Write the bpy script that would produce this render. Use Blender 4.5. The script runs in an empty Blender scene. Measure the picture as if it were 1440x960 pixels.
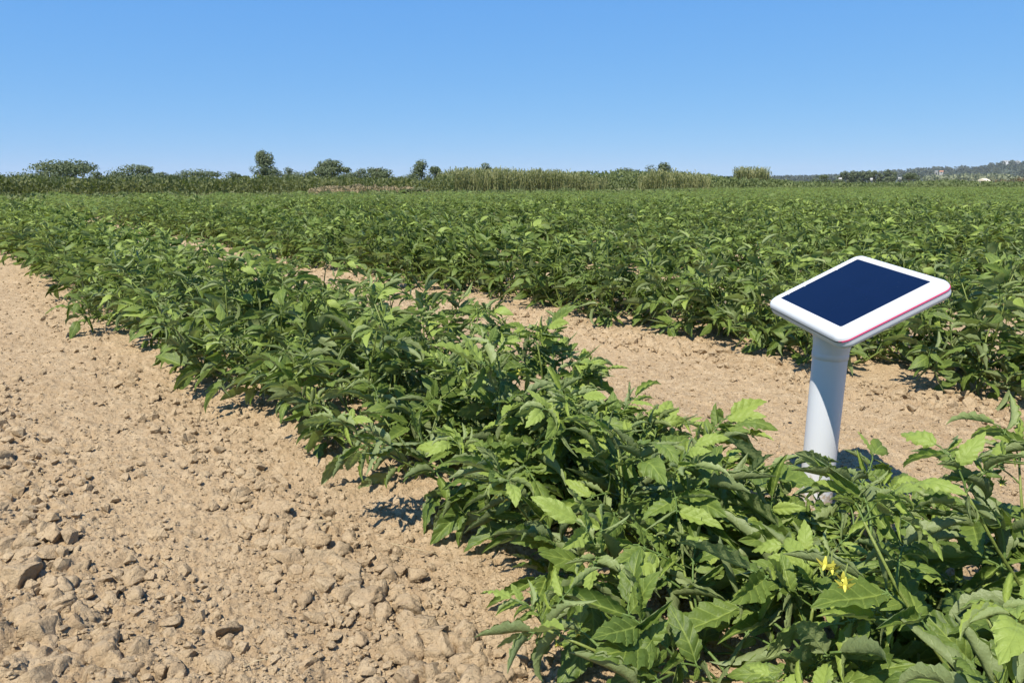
import bpy, math, random
import numpy as np
from mathutils import Vector, Matrix

random.seed(7)
RNG = np.random.default_rng(7)
scene = bpy.context.scene
COL = scene.collection
PI = math.pi

# ------------------------------------------------------------------ camera
H = 0.70                                   # camera height (m): photographer crouching
FPX = 1040.0                               # focal length in photo pixels (1440 wide)
HORIZON = 257.0                            # horizon row in the photo
PITCH = math.atan((480.0 - HORIZON) / FPX)
cam_data = bpy.data.cameras.new("camera")
cam = bpy.data.objects.new("camera", cam_data)
COL.objects.link(cam)
cam.location = (0, 0, H)
cam.rotation_euler = (PI / 2 - PITCH, 0, 0)
cam_data.sensor_width = 36.0
cam_data.lens = 36.0 * FPX / 1440.0
cam_data.clip_start = 0.02
cam_data.clip_end = 9000.0
scene.camera = cam

# ------------------------------------------------------------------ sky, sun, exposure
SUN_EL = math.radians(60.0)
SUN_AZ = math.atan2(-0.56, -0.83)          # compass azimuth from +Y: sun high, behind the camera to the left
world = bpy.data.worlds.new("World")
scene.world = world
world.use_nodes = True
wn, wl = world.node_tree.nodes, world.node_tree.links
bg = wn.get("Background") or wn.new("ShaderNodeBackground")
sky = wn.new("ShaderNodeTexSky")
sky.sky_type = 'NISHITA'
sky.sun_disc = False
sky.sun_elevation = SUN_EL
sky.sun_rotation = SUN_AZ
sky.altitude = 2000.0
sky.air_density = 1.0
sky.dust_density = 0.0
sky.ozone_density = 10.0
# the camera's film response: each channel of the whole sky compressed a little
sp = wn.new('ShaderNodeSeparateColor'); cb = wn.new('ShaderNodeCombineColor')
wl.new(sky.outputs[0], sp.inputs[0])
for i, (gain, power) in enumerate(((1.0, 0.64), (2.04, 0.40), (5.0, 0.12))):
    pw = wn.new('ShaderNodeMath'); pw.operation = 'POWER'; pw.inputs[1].default_value = power
    ml = wn.new('ShaderNodeMath'); ml.operation = 'MULTIPLY'; ml.inputs[1].default_value = gain
    wl.new(sp.outputs[i], pw.inputs[0]); wl.new(pw.outputs[0], ml.inputs[0]); wl.new(ml.outputs[0], cb.inputs[i])
wl.new(cb.outputs[0], bg.inputs['Color'])
bg.inputs['Strength'].default_value = 0.094
sun_data = bpy.data.lights.new("sun", 'SUN')
sun_data.energy = 5.0
sun_data.angle = math.radians(0.5)
sun_data.color = (1.0, 0.94, 0.83)
sun = bpy.data.objects.new("sun", sun_data)
COL.objects.link(sun)
sdir = Vector((math.cos(SUN_EL) * math.sin(SUN_AZ), math.cos(SUN_EL) * math.cos(SUN_AZ), math.sin(SUN_EL)))
sun.rotation_euler = sdir.to_track_quat('Z', 'Y').to_euler()
sun.location = (-3, -3, 8)
scene.view_settings.view_transform = 'Standard'
scene.view_settings.look = 'None'
scene.view_settings.exposure = 0.60
scene.view_settings.gamma = 1.0
scene.view_settings.use_curve_mapping = False
scene.render.engine = 'CYCLES'
scene.cycles.max_bounces = 7
scene.cycles.diffuse_bounces = 4
scene.cycles.transmission_bounces = 4
scene.cycles.use_denoising = True
scene.cycles.caustics_reflective = False
scene.cycles.caustics_refractive = False

# ------------------------------------------------------------------ helpers
def ray(px, py):
    c = ((px - 720) / FPX, 1.0, -(py - 480) / FPX)
    return Vector((c[0], c[1] * math.cos(PITCH) + c[2] * math.sin(PITCH), -c[1] * math.sin(PITCH) + c[2] * math.cos(PITCH)))

def at_height(px, py, z=0.0):
    r = ray(px, py)
    return Vector((0, 0, H)) + r * ((z - H) / r.z)

def at_dist(px, py, dist):
    r = ray(px, py)
    return Vector((0, 0, H)) + r * (dist / math.hypot(r.x, r.y))

def tag(o, label=None, cat=None, group=None, kind=None):
    if label: o['label'] = label
    if cat: o['category'] = cat
    if group: o['group'] = group
    if kind: o['kind'] = kind
    return o

def link(o, parent=None, mat=None):
    COL.objects.link(o)
    if parent is not None:
        o.parent = parent
    if mat is not None:
        o.matrix_local = mat
    return o

def empty(name, loc, rz=0.0):
    o = bpy.data.objects.new(name, None)
    o.empty_display_size = 0.05
    COL.objects.link(o)
    o.location = loc
    o.rotation_euler = (0, 0, rz)
    return o

class MB:
    """Collects vertices, faces and a per-vertex (u, v, tint) vector; makes ONE mesh."""
    def __init__(self):
        self.v, self.q, self.t, self.a, self.n = [], [], [], [], 0
    def add(self, verts, quads=None, tris=None, attr=None):
        verts = np.asarray(verts, np.float32).reshape(-1, 3)
        if quads is not None and len(quads): self.q.append(np.asarray(quads, np.int32) + self.n)
        if tris is not None and len(tris): self.t.append(np.asarray(tris, np.int32) + self.n)
        if attr is None: attr = np.zeros((len(verts), 3), np.float32)
        attr = np.asarray(attr, np.float32)
        if attr.ndim == 1: attr = np.tile(attr, (len(verts), 1))
        self.v.append(verts); self.a.append(attr); self.n += len(verts)
    def arrays(self):
        v = np.concatenate(self.v)
        q = np.concatenate(self.q) if self.q else np.zeros((0, 4), np.int32)
        t = np.concatenate(self.t) if self.t else np.zeros((0, 3), np.int32)
        return v, q, t, np.concatenate(self.a)
    def mesh(self, name, mat=None, smooth=True):
        v, q, t, a = self.arrays()
        me = bpy.data.meshes.new(name)
        nl = q.size + t.size
        me.vertices.add(len(v)); me.vertices.foreach_set('co', v.ravel())
        me.loops.add(nl); me.loops.foreach_set('vertex_index', np.concatenate([q.ravel(), t.ravel()]).astype(np.int32))
        nf = len(q) + len(t)
        me.polygons.add(nf)
        starts = np.concatenate([np.arange(len(q)) * 4, q.size + np.arange(len(t)) * 3]).astype(np.int32)
        me.polygons.foreach_set('loop_start', starts)
        at = me.attributes.new('lv', 'FLOAT_VECTOR', 'POINT')
        at.data.foreach_set('vector', a.ravel())
        me.update(calc_edges=True)
        me.polygons.foreach_set('use_smooth', np.full(nf, smooth, bool))
        if mat: me.materials.append(mat)
        me.validate()
        return me
    def obj(self, name, mat, parent=None, smooth=True, matrix=None):
        return link(bpy.data.objects.new(name, self.mesh(name, mat, smooth)), parent, matrix)

def tube(pts, radii, sides=6, cap=True):
    """A tube along points: vertices and quads."""
    pts = np.asarray(pts, float); n = len(pts)
    tan = np.gradient(pts, axis=0); tan /= np.linalg.norm(tan, axis=1)[:, None] + 1e-9
    ref = np.array([0.31, 0.17, 0.93]) if abs(tan[0][2]) < 0.9 else np.array([1.0, 0.2, 0.1])
    V = []
    for i in range(n):
        a = np.cross(tan[i], ref); a /= np.linalg.norm(a) + 1e-9
        b = np.cross(tan[i], a)
        for k in range(sides):
            th = 2 * PI * k / sides
            V.append(pts[i] + radii[i] * (math.cos(th) * a + math.sin(th) * b))
    Q = [(i * sides + k, i * sides + (k + 1) % sides, (i + 1) * sides + (k + 1) % sides, (i + 1) * sides + k) for i in range(n - 1) for k in range(sides)]
    T = []
    if cap:
        V.append(pts[-1]); e = n * sides
        T = [((n - 1) * sides + k, (n - 1) * sides + (k + 1) % sides, e) for k in range(sides)]
    return np.array(V), Q, T

def xf(M, v):
    A = np.array(M)
    return v @ A[:3, :3].T + A[:3, 3]

def ihash(ix, iy, k):
    h = (ix.astype(np.int64) * 374761393 + iy.astype(np.int64) * 668265263 + k * 974634777) & 0xFFFFFFFF
    h = ((h ^ (h >> 13)) * 1274126177) & 0xFFFFFFFF
    h = ((h ^ (h >> 16)) * 2246822519) & 0xFFFFFFFF
    return ((h ^ (h >> 15)) & 0xFFFFFF) / float(0x1000000)

def vnoise(x, y, k):
    ix, iy = np.floor(x), np.floor(y)
    fx, fy = x - ix, y - iy
    fx, fy = fx * fx * (3 - 2 * fx), fy * fy * (3 - 2 * fy)
    a, b = ihash(ix, iy, k), ihash(ix + 1, iy, k)
    c, d = ihash(ix, iy + 1, k), ihash(ix + 1, iy + 1, k)
    return (a * (1 - fx) + b * fx) * (1 - fy) + (c * (1 - fx) + d * fx) * fy

# rows of the crop: direction of the rows and the offset across them
ROW_AZ = math.radians(-38.5)
RD = np.array([math.sin(ROW_AZ), math.cos(ROW_AZ)])        # along the rows, away to the left
RR = np.array([math.cos(ROW_AZ), -math.sin(ROW_AZ)])       # across the rows, to the right
ROW0, ROWSP = 1.03, 1.93

def offset(x, y): return x * RR[0] + y * RR[1]
def along(x, y): return x * RD[0] + y * RD[1]

def clods_layer(x, y, cell, k, prob, amp):
    """Angular clods of random size and tilt in a jittered grid, as a height field."""
    X, Y = x / cell, y / cell
    ix, iy = np.floor(X), np.floor(Y)
    out = np.zeros_like(x)
    for dx in (-1, 0, 1):
        for dy in (-1, 0, 1):
            cx, cy = ix + dx, iy + dy
            h1, h2, h3, h4, h5 = (ihash(cx, cy, k + j) for j in range(5))
            r = 0.30 + 0.45 * h3
            ux, uy = (X - cx - 0.12 - 0.76 * h1) / r, (Y - cy - 0.12 - 0.76 * h2) / r
            sup = np.full_like(x, -9.0)
            for j in range(5):
                th = 2 * PI * (j + h4) / 5 + 0.45 * np.sin(40 * h5 + 2.4 * j)
                sup = np.maximum(sup, (ux * np.cos(th) + uy * np.sin(th)) / (0.72 + 0.28 * np.sin(31 * h1 + 4.1 * j)))
            top = 0.42 + 0.35 * h4 + 0.42 * (ux * np.cos(17 * h5) + uy * np.sin(17 * h5))
            side = (1 - sup) * (1.3 + 1.4 * h2)
            blend = np.clip(0.5 + 0.5 * (side - top) / 0.12, 0, 1)           # soft shoulder between flank and top
            hgt = r * (side * (1 - blend) + top * blend - 0.12 * blend * (1 - blend))
            out = np.maximum(out, np.where(h5 < prob, hgt, 0))
    return out * cell * amp

def coarse_mask(x, y):
    """How cloddy the soil is: coarse beyond the wheel track, finer next to the plants."""
    o = offset(x, y)
    m = 1 / (1 + np.exp((o - 0.12) / 0.07))
    m = np.maximum(m, 0.45 * np.exp(-((o - 0.52) / 0.09) ** 2))
    f = (o - ROW0) % ROWSP
    m = np.maximum(m, np.where(o > ROW0, 0.75 * np.exp(-((f - (ROWSP - 0.5)) / 0.13) ** 2), 0))
    return np.clip(m * (0.6 + 0.8 * vnoise(x * 2.2, y * 2.2, 3)), 0, 1)

def soil_height(x, y, fine=None):
    m = coarse_mask(x, y)
    o = offset(x, y)
    bed = 0.018 * np.exp(-(((o - ROW0 + ROWSP / 2) % ROWSP - ROWSP / 2) / 0.42) ** 2)
    bed = np.where(o < 0, 0.012 * (1 / (1 + np.exp((o + 0.1) / 0.12))), bed)
    z = bed + 0.022 * (vnoise(x * 3.1, y * 3.1, 11) - 0.5) + 0.010 * (vnoise(x * 9, y * 9, 12) - 0.5)
    if fine is None: return z
    i = fine > 0
    X, Y, F, M = x[i], y[i], fine[i], m[i]
    d = 0.006 * (vnoise(X * 38, Y * 38, 13) - 0.5) + 0.0060 * (vnoise(X * 95, Y * 95, 14) - 0.5) + 0.0050 * (vnoise(X * 190, Y * 190, 15) - 0.5)
    d -= 0.012 * np.clip(vnoise(X * 60, Y * 60, 16) + 0.5 * vnoise(X * 130, Y * 130, 17) - 1.08, 0, 1)
    d += clods_layer(X, Y, 0.110, 25, 0.02 + 0.42 * M * M, 0.55) * (0.2 + 0.8 * M)
    d += clods_layer(X, Y, 0.075, 20, 0.06 + 0.5 * M, 0.62) * (0.2 + 0.8 * M)
    d += clods_layer(X, Y, 0.043, 30, 0.25 + 0.5 * M, 0.70) * (0.40 + 0.60 * M)
    d += clods_layer(X, Y, 0.023, 40, 0.50 + 0.3 * M, 0.75) * (0.60 + 0.40 * M)
    d += clods_layer(X, Y, 0.0125, 50, 0.75, 0.75)
    z[i] += F * d
    return z

def soil_z(x, y):
    return float(soil_height(np.array([x]), np.array([y]))[0])

# far edge of the crop: distance by azimuth, read off the photo
EDGE = [(-60, 272), (0, 272), (360, 271.5), (640, 269), (900, 268), (1000, 264.3), (1440, 262.6), (1600, 262.4)]
_edge_az, _edge_d = [], []
for _px, _py in EDGE:
    _p = at_height(_px, _py, 0.40)
    _edge_az.append(math.atan2(_p.x, _p.y)); _edge_d.append(math.hypot(_p.x, _p.y))
def edge_dist(az): return np.interp(az, _edge_az, _edge_d)

# ------------------------------------------------------------------ materials
def new_mat(name):
    m = bpy.data.materials.new(name); m.use_nodes = True
    nt = m.node_tree
    return m, nt, nt.nodes, nt.links, nt.nodes['Principled BSDF']

def math_node(N, L, op, a, b=None, c=None, clamp=False):
    n = N.new('ShaderNodeMath'); n.operation = op; n.use_clamp = clamp
    for i, x in enumerate((a, b, c)):
        if x is None: continue
        if isinstance(x, (int, float)): n.inputs[i].default_value = x
        else: L.new(x, n.inputs[i])
    return n.outputs[0]

def mixc(N, L, fac, a, b, blend='MIX'):
    n = N.new('ShaderNodeMix'); n.data_type = 'RGBA'; n.blend_type = blend
    for sock, x in ((n.inputs[0], fac), (n.inputs[6], a), (n.inputs[7], b)):
        if isinstance(x, (int, float)): sock.default_value = x
        elif isinstance(x, tuple): sock.default_value = (*x[:3], 1.0)
        else: L.new(x, sock)
    return n.outputs[2]

def noise(N, L, vec, scale, detail=4.0, rough=0.55):
    n = N.new('ShaderNodeTexNoise'); n.inputs['Scale'].default_value = scale
    n.inputs['Detail'].default_value = detail; n.inputs['Roughness'].default_value = rough
    if vec is not None: L.new(vec, n.inputs['Vector'])
    return n

def ramp(N, L, fac, lo, hi):
    n = N.new('ShaderNodeMapRange'); n.inputs[1].default_value = lo; n.inputs[2].default_value = hi
    n.interpolation_type = 'SMOOTHSTEP'
    L.new(fac, n.inputs[0]); return n.outputs[0]

def leaf_material(name, dark, light, under, stem_col, trans=0.33, young=(0.285, 0.365, 0.075), rough=0.5, nveins=5.0):
    m, nt, N, L, P = new_mat(name)
    at = N.new('ShaderNodeAttribute'); at.attribute_name = 'lv'
    sep = N.new('ShaderNodeSeparateXYZ'); L.new(at.outputs['Vector'], sep.inputs[0])
    u, v, tint = sep.outputs[0], sep.outputs[1], sep.outputs[2]
    oi = N.new('ShaderNodeObjectInfo')
    geo = N.new('ShaderNodeNewGeometry')
    nz = noise(N, L, geo.outputs['Position'], 55.0, 3.0)
    t2 = math_node(N, L, 'ADD', math_node(N, L, 'MULTIPLY', tint, 0.75), math_node(N, L, 'MULTIPLY', oi.outputs['Random'], 0.25))
    base = mixc(N, L, t2, dark, light)
    base = mixc(N, L, ramp(N, L, tint, 0.82, 1.0), base, young)
    base = mixc(N, L, ramp(N, L, nz.outputs['Fac'], 0.42, 0.72), base, mixc(N, L, 0.18, base, young))
    au = math_node(N, L, 'ABSOLUTE', u)
    mid = math_node(N, L, 'SUBTRACT', 1.0, ramp(N, L, au, 0.03, 0.12))
    ph = math_node(N, L, 'FRACT', math_node(N, L, 'MULTIPLY', math_node(N, L, 'SUBTRACT', v, math_node(N, L, 'MULTIPLY', au, 0.22)), nveins))
    lat = math_node(N, L, 'SUBTRACT', 1.0, ramp(N, L, math_node(N, L, 'ABSOLUTE', math_node(N, L, 'SUBTRACT', ph, 0.5)), 0.02, 0.09))
    vein = math_node(N, L, 'MAXIMUM', mid, math_node(N, L, 'MULTIPLY', lat, 0.75))
    base = mixc(N, L, math_node(N, L, 'MULTIPLY', vein, 0.6), base, young)
    bk = mixc(N, L, 0.7, base, under)
    col = mixc(N, L, geo.outputs['Backfacing'], base, bk)
    stem = math_node(N, L, 'LESS_THAN', v, -0.5)
    col = mixc(N, L, stem, col, stem_col)
    L.new(col, P.inputs['Base Color'])
    P.inputs['Roughness'].default_value = rough
    P.inputs['Specular IOR Level'].default_value = 0.33
    bump = N.new('ShaderNodeBump'); bump.inputs['Strength'].default_value = 0.35; bump.inputs['Distance'].default_value = 0.003
    fine = noise(N, L, geo.outputs['Position'], 260.0, 2.0)
    L.new(math_node(N, L, 'SUBTRACT', fine.outputs['Fac'], math_node(N, L, 'MULTIPLY', vein, 0.8)), bump.inputs['Height'])
    L.new(bump.outputs[0], P.inputs['Normal'])
    tr = N.new('ShaderNodeBsdfTranslucent')
    L.new(mixc(N, L, 0.55, col, (0.26, 0.36, 0.04)), tr.inputs['Color'])
    mx = N.new('ShaderNodeMixShader'); mx.inputs[0].default_value = trans
    L.new(P.outputs[0], mx.inputs[1]); L.new(tr.outputs[0], mx.inputs[2])
    L.new(mx.outputs[0], N['Material Output'].inputs['Surface'])
    return m

M_LEAF = leaf_material('tomato_leaf', (0.052, 0.093, 0.016), (0.170, 0.236, 0.046), (0.255, 0.300, 0.135), (0.150, 0.230, 0.060))
M_STEM = leaf_material('tomato_stem', (0.13, 0.17, 0.04), (0.17, 0.22, 0.05), (0.15, 0.2, 0.05), (0.165, 0.205, 0.045), trans=0.05)
M_SCRUB = leaf_material('scrub_foliage', (0.075, 0.088, 0.020), (0.150, 0.160, 0.044), (0.10, 0.12, 0.05), (0.10, 0.09, 0.05), trans=0.2, young=(0.17, 0.18, 0.06), rough=0.7)
M_TREE = leaf_material('tree_foliage', (0.046, 0.055, 0.014), (0.112, 0.120, 0.036), (0.11, 0.14, 0.07), (0.10, 0.08, 0.06), trans=0.15, young=(0.11, 0.12, 0.04), rough=0.8)
M_REED = leaf_material('reed_leaf', (0.200, 0.215, 0.080), (0.430, 0.410, 0.190), (0.18, 0.19, 0.08), (0.20, 0.18, 0.09), trans=0.25, young=(0.34, 0.29, 0.13), rough=0.7)
M_GRASS = leaf_material('field_edge_grass', (0.080, 0.112, 0.033), (0.152, 0.185, 0.062), (0.14, 0.17, 0.06), (0.2, 0.16, 0.08), trans=0.2, young=(0.28, 0.22, 0.11), rough=0.7)
M_FOREST = leaf_material('hill_foliage', (0.040, 0.053, 0.029), (0.085, 0.100, 0.052), (0.06, 0.07, 0.04), (0.10, 0.08, 0.06), trans=0.1, young=(0.075, 0.085, 0.045), rough=0.8)

def soil_material(name, with_cover):
    m, nt, N, L, P = new_mat(name)
    geo = N.new('ShaderNodeNewGeometry')
    pos = geo.outputs['Position']
    n1 = noise(N, L, pos, 1.7, 5.0); n2 = noise(N, L, pos, 24.0, 5.0, 0.6); n3 = noise(N, L, pos, 170.0, 4.0, 0.65); n4 = noise(N, L, pos, 600.0, 3.0, 0.7)
    c = mixc(N, L, ramp(N, L, n1.outputs['Fac'], 0.3, 0.7), (0.345, 0.244, 0.140), (0.400, 0.290, 0.170))
    c = mixc(N, L, ramp(N, L, n2.outputs['Fac'], 0.38, 0.70), c, (0.460, 0.348, 0.215))
    c = mixc(N, L, math_node(N, L, 'MULTIPLY', ramp(N, L, n3.outputs['Fac'], 0.48, 0.70), 0.55), c, (0.245, 0.166, 0.092))
    if with_cover:
        at = N.new('ShaderNodeAttribute'); at.attribute_name = 'lv'
        sep = N.new('ShaderNodeSeparateXYZ'); L.new(at.outputs['Vector'], sep.inputs[0])
        g = noise(N, L, pos, 0.25, 6.0)
        gc = mixc(N, L, ramp(N, L, g.outputs['Fac'], 0.35, 0.7), (0.10, 0.135, 0.045), (0.22, 0.18, 0.085))
        c = mixc(N, L, sep.outputs[0], c, gc)
    else:
        oi = N.new('ShaderNodeObjectInfo')
        c = mixc(N, L, math_node(N, L, 'MULTIPLY', oi.outputs['Random'], 0.45), c, (0.47, 0.355, 0.215))
    L.new(c, P.inputs['Base Color'])
    P.inputs['Roughness'].default_value = 0.95
    P.inputs['Specular IOR Level'].default_value = 0.12
    prev = None
    warp = N.new('ShaderNodeVectorMath'); warp.operation = 'MULTIPLY_ADD'; warp.inputs[1].default_value = (0.012, 0.012, 0.012)
    L.new(n2.outputs['Color'], warp.inputs[0]); L.new(pos, warp.inputs[2])
    for sc_, dist in ((70.0, 0.0070), (160.0, 0.0045), (380.0, 0.0022)):         # crumb structure: rounded grains with gaps between
        vo = N.new('ShaderNodeTexVoronoi'); vo.inputs['Scale'].default_value = sc_; L.new(warp.outputs[0], vo.inputs['Vector'])
        vb = N.new('ShaderNodeBump'); vb.invert = True; vb.inputs['Strength'].default_value = 0.5; vb.inputs['Distance'].default_value = dist
        L.new(vo.outputs['Distance'], vb.inputs['Height'])
        if prev is not None: L.new(prev.outputs[0], vb.inputs['Normal'])
        prev = vb
    b1 = N.new('ShaderNodeBump'); b1.inputs['Strength'].default_value = 0.6; b1.inputs['Distance'].default_value = 0.005
    L.new(n3.outputs['Fac'], b1.inputs['Height']); L.new(prev.outputs[0], b1.inputs['Normal'])
    b2 = N.new('ShaderNodeBump'); b2.inputs['Strength'].default_value = 0.8; b2.inputs['Distance'].default_value = 0.003
    L.new(n4.outputs['Fac'], b2.inputs['Height']); L.new(b1.outputs[0], b2.inputs['Normal'])
    L.new(b2.outputs[0], P.inputs['Normal'])
    return m
M_SOIL = soil_material('dry_soil', True)
M_CLOD = soil_material('dry_clod', False)

def plain(name, col, rough=0.5, spec=0.5, var=0.06, scale=30.0, bump=0.0, coat=0.0):
    m, nt, N, L, P = new_mat(name)
    tc = N.new('ShaderNodeTexCoord')
    n = noise(N, L, tc.outputs['Object'], scale, 4.0)
    L.new(mixc(N, L, n.outputs['Fac'], tuple(c * (1 - var) for c in col), tuple(min(1, c * (1 + var)) for c in col)), P.inputs['Base Color'])
    P.inputs['Roughness'].default_value = rough
    P.inputs['Specular IOR Level'].default_value = spec
    P.inputs['Coat Weight'].default_value = coat
    if bump:
        b = N.new('ShaderNodeBump'); b.inputs['Strength'].default_value = bump; b.inputs['Distance'].default_value = 0.002
        L.new(n.outputs['Fac'], b.inputs['Height']); L.new(b.outputs[0], P.inputs['Normal'])
    return m
M_PLASTIC = plain('white_plastic', (0.62, 0.635, 0.66), 0.38, 0.4, 0.02, 60)
M_PLASTIC_LOW = plain('white_plastic_matt', (0.62, 0.635, 0.66), 0.5, 0.35, 0.03, 60)
M_PINK = plain('pink_seam', (0.75, 0.07, 0.19), 0.5, 0.3)
M_SEAM_SHADE = plain('shade_grey_seam', (0.09, 0.10, 0.10), 0.6, 0.3)  # shade on the pink seam, put into the colour
M_BARK = plain('bark', (0.13, 0.10, 0.075), 0.9, 0.2, 0.3, 6, 0.5)
M_PETAL = plain('yellow_petal', (0.60, 0.57, 0.09), 0.6, 0.2, 0.08)
M_WHITEWASH = plain('old_whitewash', (0.36, 0.35, 0.33), 0.9, 0.2, 0.1, 1)
M_WALLW = plain('white_render', (0.62, 0.61, 0.60), 0.85, 0.2, 0.05, 1)
M_CREAM = plain('cream_sheet', (0.62, 0.55, 0.42), 0.8, 0.2, 0.1, 1)
M_ROOF = plain('terracotta_roof', (0.40, 0.20, 0.12), 0.85, 0.2, 0.15, 2)
M_WIN = plain('dark_window', (0.03, 0.035, 0.04), 0.15, 0.5)

def panel_material():
    m, nt, N, L, P = new_mat('solar_cell_glass')
    tc = N.new('ShaderNodeTexCoord')
    sep = N.new('ShaderNodeSeparateXYZ'); L.new(tc.outputs['Object'], sep.inputs[0])
    n = noise(N, L, tc.outputs['Object'], 18.0, 3.0)
    c = mixc(N, L, n.outputs['Fac'], (0.0026, 0.0080, 0.030), (0.0036, 0.0105, 0.038))
    fx = math_node(N, L, 'FRACT', math_node(N, L, 'MULTIPLY', sep.outputs[1], 330.0))
    ln = math_node(N, L, 'LESS_THAN', fx, 0.12)
    c = mixc(N, L, math_node(N, L, 'MULTIPLY', ln, 0.05), c, (0.015, 0.03, 0.08))
    bus = math_node(N, L, 'LESS_THAN', math_node(N, L, 'ABSOLUTE', math_node(N, L, 'ADD', sep.outputs[0], -0.012)), 0.0012)
    c = mixc(N, L, math_node(N, L, 'MULTIPLY', bus, 0.5), c, (0.004, 0.010, 0.04))
    L.new(c, P.inputs['Base Color'])
    P.inputs['Roughness'].default_value = 0.2
    P.inputs['Specular IOR Level'].default_value = 0.16
    P.inputs['IOR'].default_value = 1.3
    return m
M_PANEL = panel_material()

def post_material():
    """White plastic with dried soil splashed up its foot."""
    m, nt, N, L, P = new_mat('post_plastic')
    tc = N.new('ShaderNodeTexCoord')
    sep = N.new('ShaderNodeSeparateXYZ'); L.new(tc.outputs['Object'], sep.inputs[0])
    n = noise(N, L, tc.outputs['Object'], 70.0, 6.0, 0.7); n2 = noise(N, L, tc.outputs['Object'], 9.0, 4.0)
    lim = math_node(N, L, 'ADD', 0.34, math_node(N, L, 'MULTIPLY', sep.outputs[2], 2.2))
    d = math_node(N, L, 'SUBTRACT', n.outputs['Fac'], lim)
    f = ramp(N, L, d, 0.0, 0.12)
    c = mixc(N, L, n2.outputs['Fac'], (0.61, 0.625, 0.65), (0.635, 0.65, 0.67))
    L.new(mixc(N, L, math_node(N, L, 'MULTIPLY', f, 0.75), c, (0.36, 0.27, 0.16)), P.inputs['Base Color'])
    P.inputs['Roughness'].default_value = 0.42
    P.inputs['Specular IOR Level'].default_value = 0.4
    return m
M_POST = post_material()

# ------------------------------------------------------------------ the ground: one sheet out to the horizon
def build_ground():
    a_f = np.linspace(-math.radians(41), math.radians(41), 660)
    a_c = np.linspace(math.radians(41), 2 * PI - math.radians(41), 62)[1:-1]
    ang = np.concatenate([a_f, a_c])
    rad = np.concatenate([[0.02], np.linspace(0.12, 0.72, 12), np.geomspace(0.76, 7.0, 640), np.geomspace(7.0, 3000.0, 88)[1:]])
    A, R = np.meshgrid(ang, rad)
    X, Y = R * np.sin(A), R * np.cos(A)
    fine = np.clip((R - 0.5) / 0.2, 0, 1) * np.clip((11.0 - R) / 4.0, 0, 1) * (np.cos(A) > 0.7)
    Z = soil_height(X, Y, fine) * np.clip((40 - R) / 15, 0, 1)
    az = np.arctan2(X, Y)
    e = np.where(np.abs(az) < 1.0, edge_dist(az), 45.0)
    cover = np.clip((R - e - 0.3) / 0.8, 0, 1)
    nr, na = R.shape
    idx = np.arange(nr * na).reshape(nr, na)
    nxt = np.roll(idx, -1, axis=1)
    q = np.stack([idx[:-1], idx[1:], nxt[1:], nxt[:-1]], -1).reshape(-1, 4)[:, ::-1]
    mb = MB()
    attr = np.stack([cover, 0 * cover, 0 * cover], -1).reshape(-1, 3)
    mb.add(np.stack([X, Y, Z], -1).reshape(-1, 3), q, [tuple(idx[0][[i, i - 1, i - 2]]) for i in ()], attr)
    o = mb.obj('soil', M_SOIL)
    o['kind'] = 'structure'
    return o
soil = build_ground()

# clods: irregular lumps lying on and bedded in the soil
def clod_mesh(seed, sub):
    import bmesh
    r = np.random.default_rng(seed)
    bm = bmesh.new(); bmesh.ops.create_icosphere(bm, subdivisions=sub, radius=1.0)
    planes = [(Vector(r.normal(size=3)).normalized(), r.uniform(0.35, 0.8)) for _ in range(9)]
    sc = Vector((r.uniform(0.8, 1.3), r.uniform(0.75, 1.0), r.uniform(0.62, 0.95)))
    from mathutils import noise as mnoise
    off = Vector(r.uniform(-50, 50, 3))
    for v in bm.verts:
        p = v.co.copy()
        for n, d in planes:
            ex = p.dot(n) - d
            if ex > 0: p -= n * ex * 0.96
        q = v.co + off
        p *= 1 + 0.16 * mnoise.noise(q * 1.7) + 0.13 * mnoise.noise(q * 4.5) + 0.10 * mnoise.noise(q * 10.0)
        v.co = Vector((p.x * sc.x, p.y * sc.y, p.z * sc.z))
    me = bpy.data.meshes.new('clod'); bm.to_mesh(me); bm.free()
    me.materials.append(M_CLOD)
    for p in me.polygons: p.use_smooth = True
    return me
CLODS = [clod_mesh(100 + i, 3) for i in range(12)]

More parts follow.
